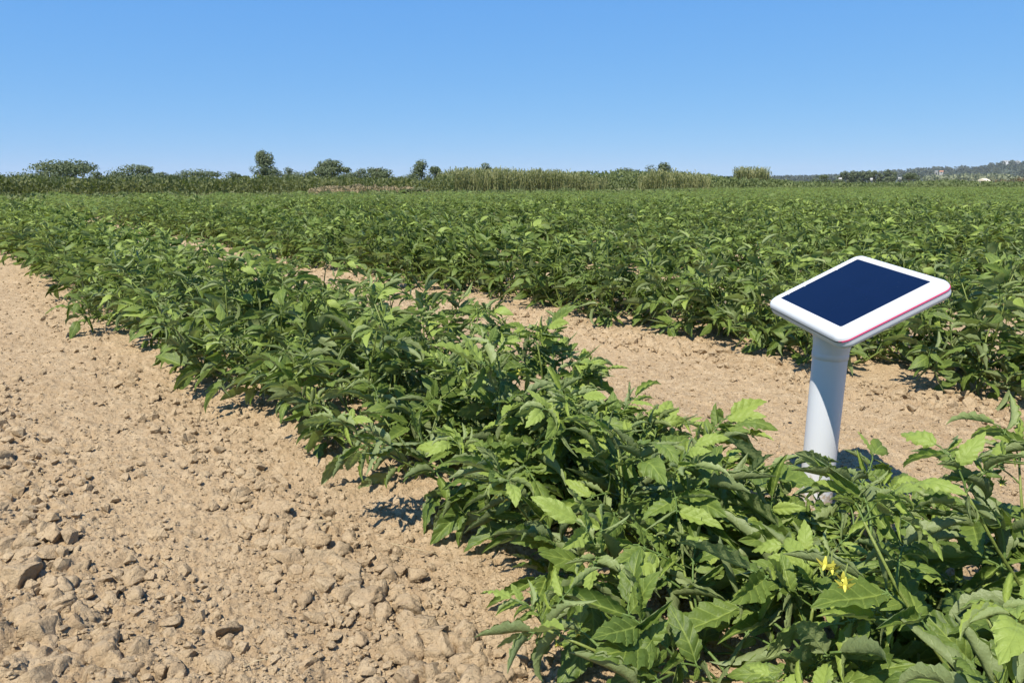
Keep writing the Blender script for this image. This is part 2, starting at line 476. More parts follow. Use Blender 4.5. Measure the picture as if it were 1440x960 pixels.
def build_clods():
    pts = []
    r = np.random.default_rng(5)
    while len(pts) < 2600:
        a = r.uniform(-0.64, 0.64); d = 0.9 * (7.5 / 0.9) ** r.uniform(0, 1)
        x, y = d * math.sin(a), d * math.cos(a)
        o = offset(x, y)
        if o > 2.7: continue
        if 0.72 < o < 1.4 and r.uniform() < 0.8: continue
        m = float(coarse_mask(np.array([x]), np.array([y]))[0])
        if r.uniform() > 0.08 + m: continue
        s = (0.007 + 0.032 * r.beta(1.2, 3.0)) * (0.6 + 0.75 * m)
        pts.append((s / d, s, x, y))
    pts.sort(reverse=True)
    for i, (_, s, x, y) in enumerate(pts[:300]):
        o = bpy.data.objects.new('clod', CLODS[i % len(CLODS)])
        q = Vector(r.normal(size=3)).normalized()
        M = Matrix.Translation((x, y, soil_z(x, y) + s * 0.35)) @ Matrix.Rotation(r.uniform(0, 6.28), 4, 'Z') @ Matrix.Rotation(r.uniform(-0.5, 0.5), 4, q) @ Matrix.Diagonal((s, s, s, 1))
        link(o, soil, M)
    # the small crumbs between them, joined
    base = np.array([(1, 0, 0.1), (-1, 0, 0), (0, 1, 0.1), (0, -1, 0), (0.3, 0.2, 0.72), (-0.2, 0.1, -0.9)], float)
    tri = np.array([(0, 2, 4), (2, 1, 4), (1, 3, 4), (3, 0, 4), (2, 0, 5), (1, 2, 5), (3, 1, 5), (0, 3, 5)])
    n = 46000
    a = r.uniform(-0.66, 0.66, n); d = 0.85 * (8.0 / 0.85) ** r.uniform(0, 1, n) ** 1.1
    x, y = d * np.sin(a), d * np.cos(a)
    s = (0.0018 + 0.0070 * r.beta(1.1, 3.0, n)) * np.clip(0.75 + 0.16 * d, 1, 1.5) * (0.75 + 0.45 * coarse_mask(x, y))
    ok = offset(x, y) < 2.8
    X, Y, S = x[ok], y[ok], s[ok]
    Z = soil_height(X, Y, np.ones_like(X))
    k = len(X)
    V = base[None] * r.uniform(0.8, 1.15, (k, 6, 1)) + r.uniform(-0.2, 0.2, (k, 6, 3))
    th = r.uniform(0, 6.28, (k, 1)); c, si = np.cos(th), np.sin(th)
    W = np.stack([V[:, :, 0] * c - V[:, :, 1] * si, V[:, :, 0] * si + V[:, :, 1] * c, V[:, :, 2]], -1) * S[:, None, None]
    W += np.stack([X, Y, Z + S * 0.2], -1)[:, None, :]
    T = (tri[None] + 6 * np.arange(k)[:, None, None]).reshape(-1, 3)
    mb = MB(); mb.add(W.reshape(-1, 3), None, T)
    # the middling lumps, past the 300 that show largest
    lumps = []
    for j in range(8):
        me = clod_mesh(140 + j, 1); nv = len(me.vertices)
        V = np.zeros(nv * 3); me.vertices.foreach_get('co', V); F = np.array([list(p.vertices) for p in me.polygons]); lumps.append((V.reshape(-1, 3), F)); bpy.data.meshes.remove(me)
    for j, (_, sz, px, py) in enumerate(pts[300:]):
        V, F = lumps[j % 8]
        Rm = Matrix.Rotation(r.uniform(0, 6.28), 4, 'Z') @ Matrix.Rotation(r.uniform(-0.5, 0.5), 4, 'X')
        mb.add(xf(Rm, V) * sz + np.array([px, py, soil_z(px, py) + 0.004 + sz * 0.25]), None, F)
    o = mb.obj('soil_crumbs', M_CLOD, soil, smooth=False)
    o['kind'] = 'stuff'
build_clods()

def build_straw():
    r = np.random.default_rng(15)
    mb = MB()
    for _ in range(26):
        a = r.uniform(-0.62, 0.1); d = 0.95 * (4.5 / 0.95) ** r.uniform(0, 1)
        x, y = d * math.sin(a), d * math.cos(a)
        if offset(x, y) > 0.7: continue
        z = soil_z(x, y) + 0.012; th = r.uniform(0, 6.28); L = r.uniform(0.012, 0.05)
        dx, dy = math.cos(th) * L, math.sin(th) * L
        V, q, t = tube([(x - dx, y - dy, z + r.uniform(-0.004, 0.006)), (x + r.uniform(-0.003, 0.003), y, z + 0.004), (x + dx, y + dy, z + r.uniform(-0.004, 0.006))], [0.0007, 0.0008, 0.0004], 4)
        mb.add(V, q, t)
    tag(mb.obj('straw_bits', M_STRAW), 'scattered pale bits of dry straw on the bare soil', 'straw', kind='stuff')
M_STRAW = plain('dry_straw', (0.42, 0.34, 0.20), 0.8, 0.2, 0.2)
build_straw()

# ------------------------------------------------------------------ tomato leaves
def leaflet(nv, nu, seed, teeth=5, fold=0.35, roll=0.4, droop=0.8, twist=0.2, width=0.235, quilt=0.06, tooth=0.2):
    """One serrate leaflet of length 1 along +Y, face up +Z."""
    r = np.random.default_rng(seed)
    v = np.linspace(0, 1, nv + 1); u = np.linspace(-1, 1, nu + 1)
    prof = np.sin(PI * np.clip(v, 0, 1) ** 0.70) ** 0.8 * (1 - 0.12 * v)
    prof[0] = 0.05; prof[-1] = 0.02
    # midrib
    th = -droop * v ** 1.4 + 0.12 * np.sin(v * 7 + r.uniform(0, 6))
    cy = np.concatenate([[0], np.cumsum(np.cos(th[1:]) / nv)]); cz = np.concatenate([[0], np.cumsum(np.sin(th[1:]) / nv)])
    side = 0.10 * r.uniform(-1, 1) * v ** 2
    V, A = [], []
    ph = r.uniform(0, 1)
    for i in range(nv + 1):
        for j in range(nu + 1):
            uu = u[j]; s = 1 if uu >= 0 else -1; a = abs(uu)
            saw = ((v[i] * teeth + (0.5 if s > 0 else 0) * 0.6 + ph) % 1.0)
            w = width * prof[i] * (1 + tooth * (saw - 0.45) * (1 if 0.12 < v[i] < 0.95 else 0.2)) * (1 + 0.12 * (r.uniform(-1, 1) if a == 1 else 0))
            # cross-section: V-fold plus roll of the margins
            ang_mid = fold + 0.5 * roll * a
            x = s * w * a * math.cos(ang_mid); z = w * a * math.sin(ang_mid)
            z += quilt * width * 2 * prof[i] * math.cos(2 * PI * (teeth * (v[i] - 0.22 * a))) * a * (1.2 - 0.6 * a)
            t = twist * v[i]
            x, z = x * math.cos(t) - z * math.sin(t), x * math.sin(t) + z * math.cos(t)
            V.append((x + side[i], cy[i] - z * math.sin(th[i]), cz[i] + z * math.cos(th[i])))
            A.append((uu, v[i], 0.0))
    Q = [(i * (nu + 1) + j, i * (nu + 1) + j + 1, (i + 1) * (nu + 1) + j + 1, (i + 1) * (nu + 1) + j) for i in range(nv) for j in range(nu)]
    return np.array(V), np.array(Q), np.array(A)

LSPEC = []
_r = np.random.default_rng(21)
for i in range(10):
    LSPEC.append(dict(seed=300 + i, fold=_r.uniform(0.15, 1.0), roll=_r.choice([-1.4, -0.5, 0.6, 1.2, 1.8]) * _r.uniform(0.7, 1.2), droop=_r.uniform(0.1, 1.3),
                      twist=_r.uniform(-0.8, 0.8), width=_r.uniform(0.175, 0.250), quilt=_r.uniform(0.09, 0.15), tooth=_r.uniform(0.07, 0.17), teeth=5))
L_HI = [leaflet(26, 8, **s) for s in LSPEC]
L_MID = [leaflet(9, 4, **{**s, 'tooth': 0.12}) for s in LSPEC]
L_LOW = [leaflet(5, 2, **{**s, 'tooth': 0.0, 'quilt': 0.0}) for s in LSPEC]
L_FAR = [leaflet(2, 2, **{**s, 'tooth': 0.0, 'quilt': 0.0, 'width': 0.24}) for s in LSPEC]
L_DIST = [leaflet(2, 1, **{**s, 'tooth': 0.0, 'quilt': 0.0, 'width': 0.27}) for s in LSPEC]

def leaflet_obj_mesh(k, tint):
    V, Q, A = L_HI[k]
    A = A.copy(); A[:, 2] = tint
    mb = MB(); mb.add(V, Q, None, A)
    # short stalk
    P, q, t = tube([(0, -0.12, 0.0), (0, -0.04, 0.004), (0, 0.04, 0.0)], [0.018, 0.016, 0.010], 5)
    mb.add(P, q, t, (0, -1, 0.3))
    return mb.mesh('leaflet', M_LEAF)
LEAFLET_MESH = [[leaflet_obj_mesh(k, t) for t in (0.15, 0.45, 0.7, 0.95)] for k in range(10)]

# compound leaves: where each leaflet sits along the leaf stalk (leaf of length 1 along +Y)
def leaf_layout(seed):
    r = np.random.default_rng(seed)
    n = 9
    s = np.linspace(0, 1, n)
    arch = r.uniform(0.6, 1.3); lift = r.uniform(0.1, 0.4)
    th = lift - arch * s ** 1.2
    y = np.concatenate([[0], np.cumsum(np.cos(th[1:]) / (n - 1))]); z = np.concatenate([[0], np.cumsum(np.sin(th[1:]) / (n - 1))])
    x = r.uniform(-0.12, 0.12) * s ** 2
    pts = np.stack([x, y, z], -1) * 0.62
    def place(f, ang, L, pitch, rollv):
        i = f * (n - 1); i0 = min(int(i), n - 2); p = pts[i0] + (pts[i0 + 1] - pts[i0]) * (i - i0)
        t = float(np.interp(f, s, th))
        return (Matrix.Translation(p) @ Matrix.Rotation(t, 4, 'X') @ Matrix.Rotation(-ang, 4, 'Z')
                @ Matrix.Rotation(pitch, 4, 'X') @ Matrix.Rotation(rollv, 4, 'Y') @ Matrix.Translation((0, 0.06 * L, 0)) @ Matrix.Diagonal((L, L, L, 1)))
    big, small = [], []
    big.append((int(r.integers(10)), place(1.0, r.uniform(-0.25, 0.25), r.uniform(0.50, 0.64), r.uniform(-0.35, 0.35), r.uniform(-0.7, 0.7))))
    for f, L in ((0.80, 0.48), (0.46, 0.44)) if seed % 3 else ((0.84, 0.46), (0.58, 0.46), (0.32, 0.36)):
        for sd in (-1, 1):
            big.append((int(r.integers(10)), place(f + r.uniform(-0.03, 0.03), sd * r.uniform(0.75, 1.25), L * r.uniform(0.75, 1.25), r.uniform(-0.5, 0.6), sd * r.uniform(-0.7, 0.9))))
    for f in (0.68, 0.46):
        for sd in (-1, 1):
            small.append((int(r.integers(10)), place(f, sd * r.uniform(1.0, 1.4), r.uniform(0.14, 0.24), r.uniform(-0.5, 0.2), 0.0)))
    return pts, big, small
LAYOUTS = [leaf_layout(i) for i in range(12)]

def leaf_arrays(k, L_SET, tint, stalk=True, with_big=True, with_small=True, sides=5, rng=None):
    pts, big, small = LAYOUTS[k]
    mb = MB()
    if stalk:
        P, q, t = tube(pts, np.linspace(0.013, 0.006, len(pts)), sides)
        mb.add(P, q, t, (0, -1, 0.3))
    rr = rng or np.random.default_rng(k)
    for items, on in ((big, with_big), (small, with_small)):
        if not on: continue
        for kk, M in items:
            V, Q, A = L_SET[kk]
            A = A.copy(); A[:, 2] = min(1, max(0, tint + rr.uniform(-0.18, 0.18)))
            mb.add(xf(M, V), Q, None, A)
    return mb
STALK_MESH = [leaf_arrays(k, L_MID, 0.5, with_big=False).mesh('leaf', M_LEAF) for k in range(12)]
LEAF_MESH = [[leaf_arrays(k, L_MID, t, sides=4).mesh('leaf', M_LEAF) for t in (0.3, 0.6, 0.92)] for k in range(12)]

def gen_plant(seed, ht=0.42, spread=0.33, nbranch=6, dens=1.0, size=1.0, ragged=0.0):
    """Stems (polylines with radii) and leaves (layout, tint, matrix) of one tomato plant, base at the origin."""
    r = np.random.default_rng(seed)
    stems, leaves = [], []
    a0 = r.uniform(0, 6.28)
    for b in range(nbranch + 1):
        main = b == 0
        az = a0 + b * 2 * PI / nbranch + r.uniform(-0.4, 0.4)
        R = r.uniform(0.02, 0.08) if main else spread * r.uniform(0.40, 0.90)
        Hh = ht * (r.uniform(0.90, 1.0) if main else r.uniform(0.50, 0.97))
        s = np.linspace(0, 1, 7)
        wig = r.uniform(-0.055, 0.055, 2)
        x = np.cos(az) * R * s ** 0.75 + wig[0] * np.sin(s * 3.6) * s; y = np.sin(az) * R * s ** 0.75 + wig[1] * np.sin(s * 4.2) * s
        z = Hh * (0.55 * s ** 0.9 + 0.45 * s ** 2.2) * 0.86 - 0.015
        P = np.stack([x, y, z], -1)
        stems.append((P, np.linspace(0.0056 if main else 0.0040, 0.0016, 7)))
        nl = int(round((7 if main else 5.4) * dens))
        for j in range(nl):
            f = 0.14 + 0.86 * (j + r.uniform(0.2, 0.8)) / nl
            i = f * 6; i0 = min(int(i), 5); p = P[i0] + (P[i0 + 1] - P[i0]) * (i - i0)
            la = r.uniform(0, 6.28) if main else az + r.uniform(-1.5, 1.5)
            el = r.uniform(-0.40, 0.5 + ragged) + 0.62 * f
            L = size * (0.225 - 0.085 * f ** 2) * r.uniform(0.75, 1.15)
            d = Vector((math.cos(la) * math.cos(el), math.sin(la) * math.cos(el), math.sin(el)))
            up = Vector((r.uniform(-0.6, 0.6) * (1 + ragged), r.uniform(-0.6, 0.6) * (1 + ragged), 1)); X = d.cross(up).normalized(); Z = X.cross(d)
            tip = p[2] + L * 0.8 * math.sin(el) - 0.35 * L
            lift = max(0.0, 0.012 - tip) if p[2] > 0.06 else 0
            M = Matrix(((X.x, d.x, Z.x, p[0]), (X.y, d.y, Z.y, p[1]), (X.z, d.z, Z.z, p[2] + lift * 0.5), (0, 0, 0, 1))) @ Matrix.Diagonal((L, L, L, 1))
            leaves.append((int(r.integers(12)), float(np.clip(0.05 + 0.72 * f * r.uniform(0.55, 1.3) + r.uniform(-0.12, 0.15), 0, 0.95)), M))
        # curled young tip
        if r.uniform() < 0.8:
            for q in range(3):
                la = r.uniform(0, 6.28); el = r.uniform(0.5, 1.2); L = r.uniform(0.06, 0.11)
                d = Vector((math.cos(la) * math.cos(el), math.sin(la) * math.cos(el), math.sin(el)))
                X = d.cross(Vector((0.1, 0.2, 1))).normalized(); Z = X.cross(d); p = P[-1]
                leaves.append((int(r.integers(12)), 0.95, Matrix(((X.x, d.x, Z.x, p[0]), (X.y, d.y, Z.y, p[1]), (X.z, d.z, Z.z, p[2]), (0, 0, 0, 1))) @ Matrix.Diagonal((L, L, L, 1))))
    return stems, leaves

def stem_mesh_arrays(stems, sides=6):
    mb = MB()
    for P, R in stems:
        V, q, t = tube(P, R, sides); mb.add(V, q, t, (0, -1, 0.4))
    return mb

PLANT_TIPS = []
def tier_a(pos, rz, seed, label, group, **kw):
    """A plant seen close: every leaf a part, every leaflet a sub-part."""
    root = tag(empty('tomato_plant', pos, rz), label, 'tomato plant', group)
    stems, leaves = gen_plant(seed, **kw)
    for s in stems:
        V, q, t = tube(*s, 7); mb = MB(); mb.add(V, q, t, (0, -1, 0.4)); mb.obj('stem', M_STEM, root)
    PLANT_TIPS.append((root, [s_[0][5] for s_ in stems]))
    r = np.random.default_rng(seed + 1)
    for k, tint, M in leaves:
        lf = link(bpy.data.objects.new('leaf', STALK_MESH[k]), root, M)
        for kk, m2 in LAYOUTS[k][1]:
            ti = min(3, max(0, int((tint + r.uniform(-0.15, 0.15)) * 4)))
            link(bpy.data.objects.new('leaflet', LEAFLET_MESH[kk][ti]), lf, m2)
    return root

def tier_b(pos, rz, seed, label, group, **kw):
    """A plant a few metres off: every compound leaf a part."""
    root = tag(empty('tomato_plant', pos, rz), label, 'tomato plant', group)
    stems, leaves = gen_plant(seed, **kw)
    stem_mesh_arrays(stems, 5).obj('stem', M_STEM, root)
    for k, tint, M in leaves:
        link(bpy.data.objects.new('leaf', LEAF_MESH[k][min(2, int(tint * 3))]), root, M)
    return root

def merged_plant(seed, LS, stalk, sides, small, **kw):
    stems, leaves = gen_plant(seed, **kw)
    mb = MB(); r = np.random.default_rng(seed)
    for k, tint, M in leaves:
        v, q, t, a = leaf_arrays(k, LS, tint, stalk, True, small, sides, r).arrays()
        mb.add(xf(M, v), q, t, a)
    return mb, stems
TIER_C = []
for i in range(8):
    mb, stems = merged_plant(900 + i, L_LOW, True, 3, False, dens=1.4, spread=0.36, ht=0.47, size=0.86, ragged=0.5)
    TIER_C.append((mb.mesh('foliage', M_LEAF), stem_mesh_arrays(stems, 4).mesh('stem', M_STEM)))
TIER_F, TIER_D = [], []
for i in range(8):
    mb, stems = merged_plant(950 + i, L_FAR, False, 3, False, dens=0.66, spread=0.38, ht=0.45, ragged=0.5)
    TIER_F.append(mb.arrays())
    mb, stems = merged_plant(970 + i, L_DIST, False, 3, False, dens=0.30, spread=0.40, ht=0.45, size=1.22, ragged=0.5)
    TIER_D.append(mb.arrays())

def build_crop():
    r = np.random.default_rng(77)
    spots = []
    for k in range(46):
        for line in ((-0.11, 0.11) if k == 0 else (-0.17, 0.17)):                                  # two staggered lines of plants per bed
            o = ROW0 + ROWSP * k + line
            for t in np.arange(-75, 75, 0.42 if k < 12 else 0.5) + r.uniform(0, 0.4):
                oo = o + r.uniform(-0.05, 0.05) - (0.06 if k == 0 and line < 0 and t > 1.6 else 0.0); tt = t + r.uniform(-0.06, 0.06)
                x, y = oo * RR[0] + tt * RD[0], oo * RR[1] + tt * RD[1]
                az = math.atan2(x, y); d = math.hypot(x, y)
                if abs(az) > math.radians(52 if d < 14 else 37.5) and not (d < 2.0 and abs(az) < 1.15 and y > 0.1): continue
                if d > edge_dist(az) - 0.3 or d < 0.78: continue
                spots.append((d, k, tt, x, y, az, line))
    spots.sort()
    far = MB()
    n_ind = 0; n_a = 0
    for d, k, tt, x, y, az, line in spots:
        seed = int(r.integers(1e6)); rz = r.uniform(0, 6.28); sc = r.uniform(0.88, 1.12)
        outside = abs(az) > math.radians(37.5) and d > 2.0                    # beyond the frame: only the mass of the crop goes on
        if n_ind < 300 and not outside:
            n_ind += 1
            pos = (x, y, soil_z(x, y))
            if k == 0:
                g = 'tomato plants in the nearest row'
                if tt < 1.55:
                    n_a += 1
                    ht = float(np.interp(tt, [0.1, 0.29, 0.45, 0.55, 0.76, 1.0, 1.22, 1.6], [0.68, 0.58, 0.28, 0.19, 0.18, 0.22, 0.34, 0.41] if line > 0 else [0.60, 0.50, 0.19, 0.16, 0.26, 0.29, 0.39, 0.44]))
                    PLANTS_A.append(tier_a(pos, rz, seed, None, None, ht=ht, spread=0.37 if line < 0 else (0.40 if tt < 0.35 else 0.26), nbranch=7, dens=1.3, size=0.92, ragged=0.3))
                    PLANTS_A[-1]['along'] = tt
                    continue
                if tt < 4.6:
                    tier_b(pos, rz, seed, 'leafy tomato plant midway along the nearest row beside the bare soil', 'tomato plants midway along the nearest row', ht=0.46 * r.uniform(0.80, 1.12), spread=float(np.interp(tt, [1.5, 3.5], [0.35, 0.39])), dens=1.5, size=0.82, ragged=0.5)
                    continue
                lab, g = 'small tomato plant at the distant end of the nearest row', 'tomato plants at the distant end of the nearest row'
            elif k == 1:
                if d < 4.0:
                    tier_b(pos, rz, seed, 'tomato plant at the front of the second row, across the soil strip behind the sensor', 'tomato plants in the second row behind the sensor', ht=0.47 * r.uniform(0.85, 1.12), spread=0.40, dens=1.45, size=0.84, ragged=0.5)
                    continue
                lab, g = 'tomato plant farther left along the second row, behind the near row', 'tomato plants farther along the second row'
            else:
                lab = 'tomato plant in the %s row of the dense crop behind the sensor' % ('third', 'fourth', 'fifth', 'sixth', 'seventh', 'eighth', 'ninth', 'tenth', 'eleventh', 'twelfth')[min(k - 2, 9)]
                g = 'tomato plants in crop row %d' % (k + 1)
            root = tag(empty('tomato_plant', pos, rz), lab, 'tomato plant', g)
            root.scale = (sc * 1.08, sc * 1.08, sc)
            fm, sm = TIER_C[seed % 8]
            link(bpy.data.objects.new('foliage', fm), root); link(bpy.data.objects.new('stem', sm), root)
        else:
            v, q, t, a = (TIER_F if d < 15.0 else TIER_D)[seed % 8]
            c, s = math.cos(rz), math.sin(rz)
            w = np.stack([(v[:, 0] * c - v[:, 1] * s) * sc * 1.2 + x, (v[:, 0] * s + v[:, 1] * c) * sc * 1.2 + y, v[:, 2] * sc], -1)
            a2 = a.copy(); a2[:, 2] = np.clip(a2[:, 2] * 0.85 + r.uniform(-0.14, 0.08), 0, 1)
            far.add(w, q, t, a2)
    o = far.obj('tomato_crop_plants', M_LEAF)
    tag(o, 'dense green mass of tomato plants filling the field out to its far edge', 'crop', kind='stuff')
    print('plants', len(spots), 'individual', n_ind, 'close', n_a, 'far verts', far.n)
PLANTS_A = []
build_crop()

# ------------------------------------------------------------------ the soil sensor
def rrect(w, d, rad, n=7):
    pts = []
    for cx, cy, a0 in ((w / 2 - rad, d / 2 - rad, 0), (-w / 2 + rad, d / 2 - rad, PI / 2), (-w / 2 + rad, -d / 2 + rad, PI), (w / 2 - rad, -d / 2 + rad, 1.5 * PI)):
        for i in range(n):
            a = a0 + PI / 2 * i / (n - 1)
            pts.append((cx + rad * math.cos(a), cy + rad * math.sin(a)))
    return pts

def loft(rings, closed_top=False, closed_bottom=False):
    n = len(rings[0]); V = [p for r_ in rings for p in r_]
    Q = [(i * n + k, i * n + (k + 1) % n, (i + 1) * n + (k + 1) % n, (i + 1) * n + k) for i in range(len(rings) - 1) for k in range(n)]
    T = []
    for on, base, flip in ((closed_bottom, 0, True), (closed_top, (len(rings) - 1) * n, False)):
        if on:
            c = np.mean(np.array(rings[0 if flip else -1]), axis=0); V.append(tuple(c)); e = len(V) - 1
            for k in range(n):
                a, b = base + k, base + (k + 1) % n
                T.append((b, a, e) if flip else (a, b, e))
    return np.array(V), Q, T

def build_sensor():
    base = Vector((0.664, 1.512, 0.0))
    root = tag(empty('soil_sensor', base), 'white post sensor with a tilted dark blue solar panel behind the near row', 'sensor')
    n = Vector((-0.435, -0.121, 0.892)).normalized()
    e = Vector((0.892, 0.077, 0.446)); e = (e - n * e.dot(n)).normalized(); y = n.cross(e)
    C = Vector((0.694, 1.494, 0.4717)) - base
    Mh = Matrix(((e.x, y.x, n.x, C.x), (e.y, y.y, n.y, C.y), (e.z, y.z, n.z, C.z), (0, 0, 0, 1)))
    W, D = 0.236, 0.302
    PW, PD = 0.187, 0.243
    def ring(w, d, rad, z): return [(p[0], p[1], z) for p in rrect(w, d, rad)]
    # upper shell: rounded shoulder, flat rim, recess for the panel
    rings = [ring(W, D, 0.022, 0.0012)]
    for i in range(1, 8):
        a = PI / 2 * i / 7
        ins = 0.0185 * (1 - math.cos(a)); rings.append(ring(W - 2 * ins, D - 2 * ins, max(0.022 - ins * 0.7, 0.006), 0.0012 + 0.0155 * math.sin(a)))
    rings.append(ring(PW + 0.004, PD + 0.004, 0.005, 0.0170))
    rings.append(ring(PW + 0.001, PD + 0.001, 0.004, 0.0164))
    rings.append(ring(PW + 0.001, PD + 0.001, 0.004, 0.0130))
    V, Q, T = loft(rings, True)
    mb = MB(); mb.add(V, Q, T); up = mb.obj('upper_shell', M_PLASTIC, root, matrix=Mh)
    rings = []
    for i in range(8):
        a = PI / 2 * i / 7
        ins = 0.011 * (1 - math.sin(a)); rings.append(ring(W - 2 * ins - 0.001, D - 2 * ins - 0.001, max(0.022 - ins * 0.5, 0.008), -0.0095 - 0.0105 * math.cos(a)))
    rings.append(ring(W - 0.001, D - 0.001, 0.022, -0.0008))
    V, Q, T = loft(rings, False, True)
    mb = MB(); mb.add(V, Q, T); mb.obj('lower_shell', M_PLASTIC_LOW, root, matrix=Mh)
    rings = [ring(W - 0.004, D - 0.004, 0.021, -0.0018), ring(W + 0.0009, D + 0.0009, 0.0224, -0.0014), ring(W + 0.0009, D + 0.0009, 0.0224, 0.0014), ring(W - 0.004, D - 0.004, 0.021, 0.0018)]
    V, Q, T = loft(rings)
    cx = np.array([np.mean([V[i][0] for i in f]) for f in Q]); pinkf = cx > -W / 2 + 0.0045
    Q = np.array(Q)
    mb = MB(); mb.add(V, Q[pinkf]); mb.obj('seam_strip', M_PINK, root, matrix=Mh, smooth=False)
    mb = MB(); mb.add(V, Q[~pinkf]); mb.obj('seam_strip_shaded', M_SEAM_SHADE, root, matrix=Mh, smooth=False)  # left run of the same pink strip, its shade painted on as dark grey
    rings = [ring(PW, PD, 0.003, 0.0131), ring(PW, PD, 0.003, 0.0158), ring(PW - 0.001, PD - 0.001, 0.0026, 0.0163)]
    V, Q, T = loft(rings, True)
    mb = MB(); mb.add(V, Q, T); pn = mb.obj('solar_panel', M_PANEL, root, matrix=Mh, smooth=False)
    for f in (0.10, 0.31, 0.73):
        mb = MB(); V, Q, T = loft([[(p[0] - PW / 2 + f * PW, p[1] + PD / 2 - 0.002, z) for p in rrect(0.003, 0.0024, 0.0008, 4)] for z in (0.0162, 0.0167)], True)
        mb.add(V, Q, T); mb.obj('contact_tab', M_PLASTIC, pn)
    # neck: round at the post, flaring to a soft rectangle under the head
    rings = []
    z0 = 0.352
    K = 28
    top_c = C - n * 0.018 - e * 0.030 + y * 0.010
    for i in range(12):
        f = i / 11
        g = f ** 1.7
        cz = Vector((0.004 * 1, 0, z0)).lerp(top_c, f)
        ring_ = []
        rr_ = rrect(0.112, 0.130, 0.05)
        for j, (px, py) in enumerate(rr_):
            th = math.atan2(py, px)
            cx, cy = 0.0362 * math.cos(th), 0.0362 * math.sin(th)
            flat = Vector((cx, cy, 0)); head = e * px + y * py
            ring_.append(tuple(cz + flat.lerp(head, g)))
        rings.append(ring_)
    V, Q, T = loft(rings)
    mb = MB(); mb.add(V, Q, T); mb.obj('neck', M_PLASTIC_LOW, root)
    zs = [(0.340, 0.0351), (0.3405, 0.0362), (0.351, 0.0366), (0.3535, 0.0362)]
    V, Q, T = loft([[(0.004 + r_ * math.cos(2 * PI * k / 32), r_ * math.sin(2 * PI * k / 32), z) for k in range(32)] for z, r_ in zs])
    mb = MB(); mb.add(V, Q, T); mb.obj('collar', M_PLASTIC_LOW, root)
    zs = [(-0.06, 0.0342), (0.02, 0.0342), (0.15, 0.0342), (0.25, 0.0345), (0.348, 0.0350)]
    V, Q, T = loft([[(0.004 * max(z, 0) / 0.35 + r_ * math.cos(2 * PI * k / 40), r_ * math.sin(2 * PI * k / 40), z) for k in range(40)] for z, r_ in zs])
    mb = MB(); mb.add(V, Q, T); mb.obj('post', M_POST, root)
build_sensor()

# ------------------------------------------------------------------ labels and flowers of the near plants
PLANTS_A.sort(key=lambda o: o['along'])
A_LABELS = [
    'tomato plant in the lower right corner, mostly cut off by the frame',
    'tall tomato plant against the right edge, rising to half the height of the white post',
    'tomato plant with yellow flowers at the bottom edge, in front of the white post',
    'tomato plant whose leaves cross the foot of the white post',
    'tomato plant beside the bare soil at the bottom, just left of the flowering one',
    'tomato plant bordering the soil strip, nearest one to the left of the white post',
    'tomato plant on the bare soil side, next one up the row from the bottom',
    'tomato plant bordering the soil strip, second one to the left of the white post',
]
for i, o in enumerate(PLANTS_A):
    print('A', i, round(o['along'], 2), [round(c, 2) for c in o.location])
    del o['along']
    tag(o, A_LABELS[min(i, len(A_LABELS) - 1)], group='close tomato plants of the nearest row')

def flower_mesh():
    mb = MB()
    for k in range(5):
        a = 2 * PI * k / 5
        V = np.array([(-0.0025, 0.001, 0), (0.0025, 0.001, 0), (0.0035, 0.007, -0.001), (-0.0035, 0.007, -0.001), (0.0008, 0.016, -0.006), (-0.0008, 0.016, -0.006)])
        R = Matrix.Rotation(a, 4, 'Z')
        mb.add(xf(R, V), [(0, 1, 2, 3), (3, 2, 4, 5)])
    V, q, t = tube([(0, 0, -0.001), (0, 0, 0.005), (0, 0, 0.011)], [0.003, 0.0028, 0.0008], 6); mb.add(V, q, t)
    return mb.mesh('flower', M_PETAL)
def calyx_mesh():
    mb = MB()
    for k in range(5):
        R = Matrix.Rotation(2 * PI * (k + 0.5) / 5, 4, 'Z')
        V = np.array([(-0.0015, 0.0, -0.0015), (0.0015, 0.0, -0.0015), (0.0013, 0.007, -0.003), (-0.0013, 0.007, -0.003), (0.0002, 0.014, -0.002), (-0.0002, 0.014, -0.002)])
        mb.add(xf(R, V), [(0, 1, 2, 3), (3, 2, 4, 5)], None, (0, -1, 0.4))
    V, q, t = tube([(0, 0, -0.001), (0, 0.003, -0.012), (0, 0.012, -0.024)], [0.0012, 0.0011, 0.0011], 5); mb.add(V, q, t, (0, -1, 0.4))
    return mb.mesh('calyx', M_STEM)
FLOWER, CALYX = flower_mesh(), calyx_mesh()
FLOWER_SPOTS = [(1160, 795, 0.74), (1170, 799, 0.745), (1188, 824, 0.73), (1186, 815, 0.735), (862, 611, 1.35), (905, 802, 1.1)]
def build_flowers():
    r = np.random.default_rng(3)
    for px, py, dist in FLOWER_SPOTS:
        p = at_dist(px, py, dist)
        host = min(PLANTS_A, key=lambda o: (o.location.xy - p.xy).length)
        dirv = (Vector((-0.3, -0.6, -0.6)) + Vector(r.uniform(-0.4, 0.4, 3))).normalized()
        Mw = Matrix.Translation(p) @ dirv.to_track_quat('Z', 'Y').to_matrix().to_4x4() @ Matrix.Diagonal((0.62, 0.62, 0.62, 1))
        hm = Matrix.Translation(host.location) @ Matrix.Rotation(host.rotation_euler.z, 4, 'Z')
        f = link(bpy.data.objects.new('flower', FLOWER), host, hm.inverted() @ Mw)
        link(bpy.data.objects.new('calyx', CALYX), f)
build_flowers()

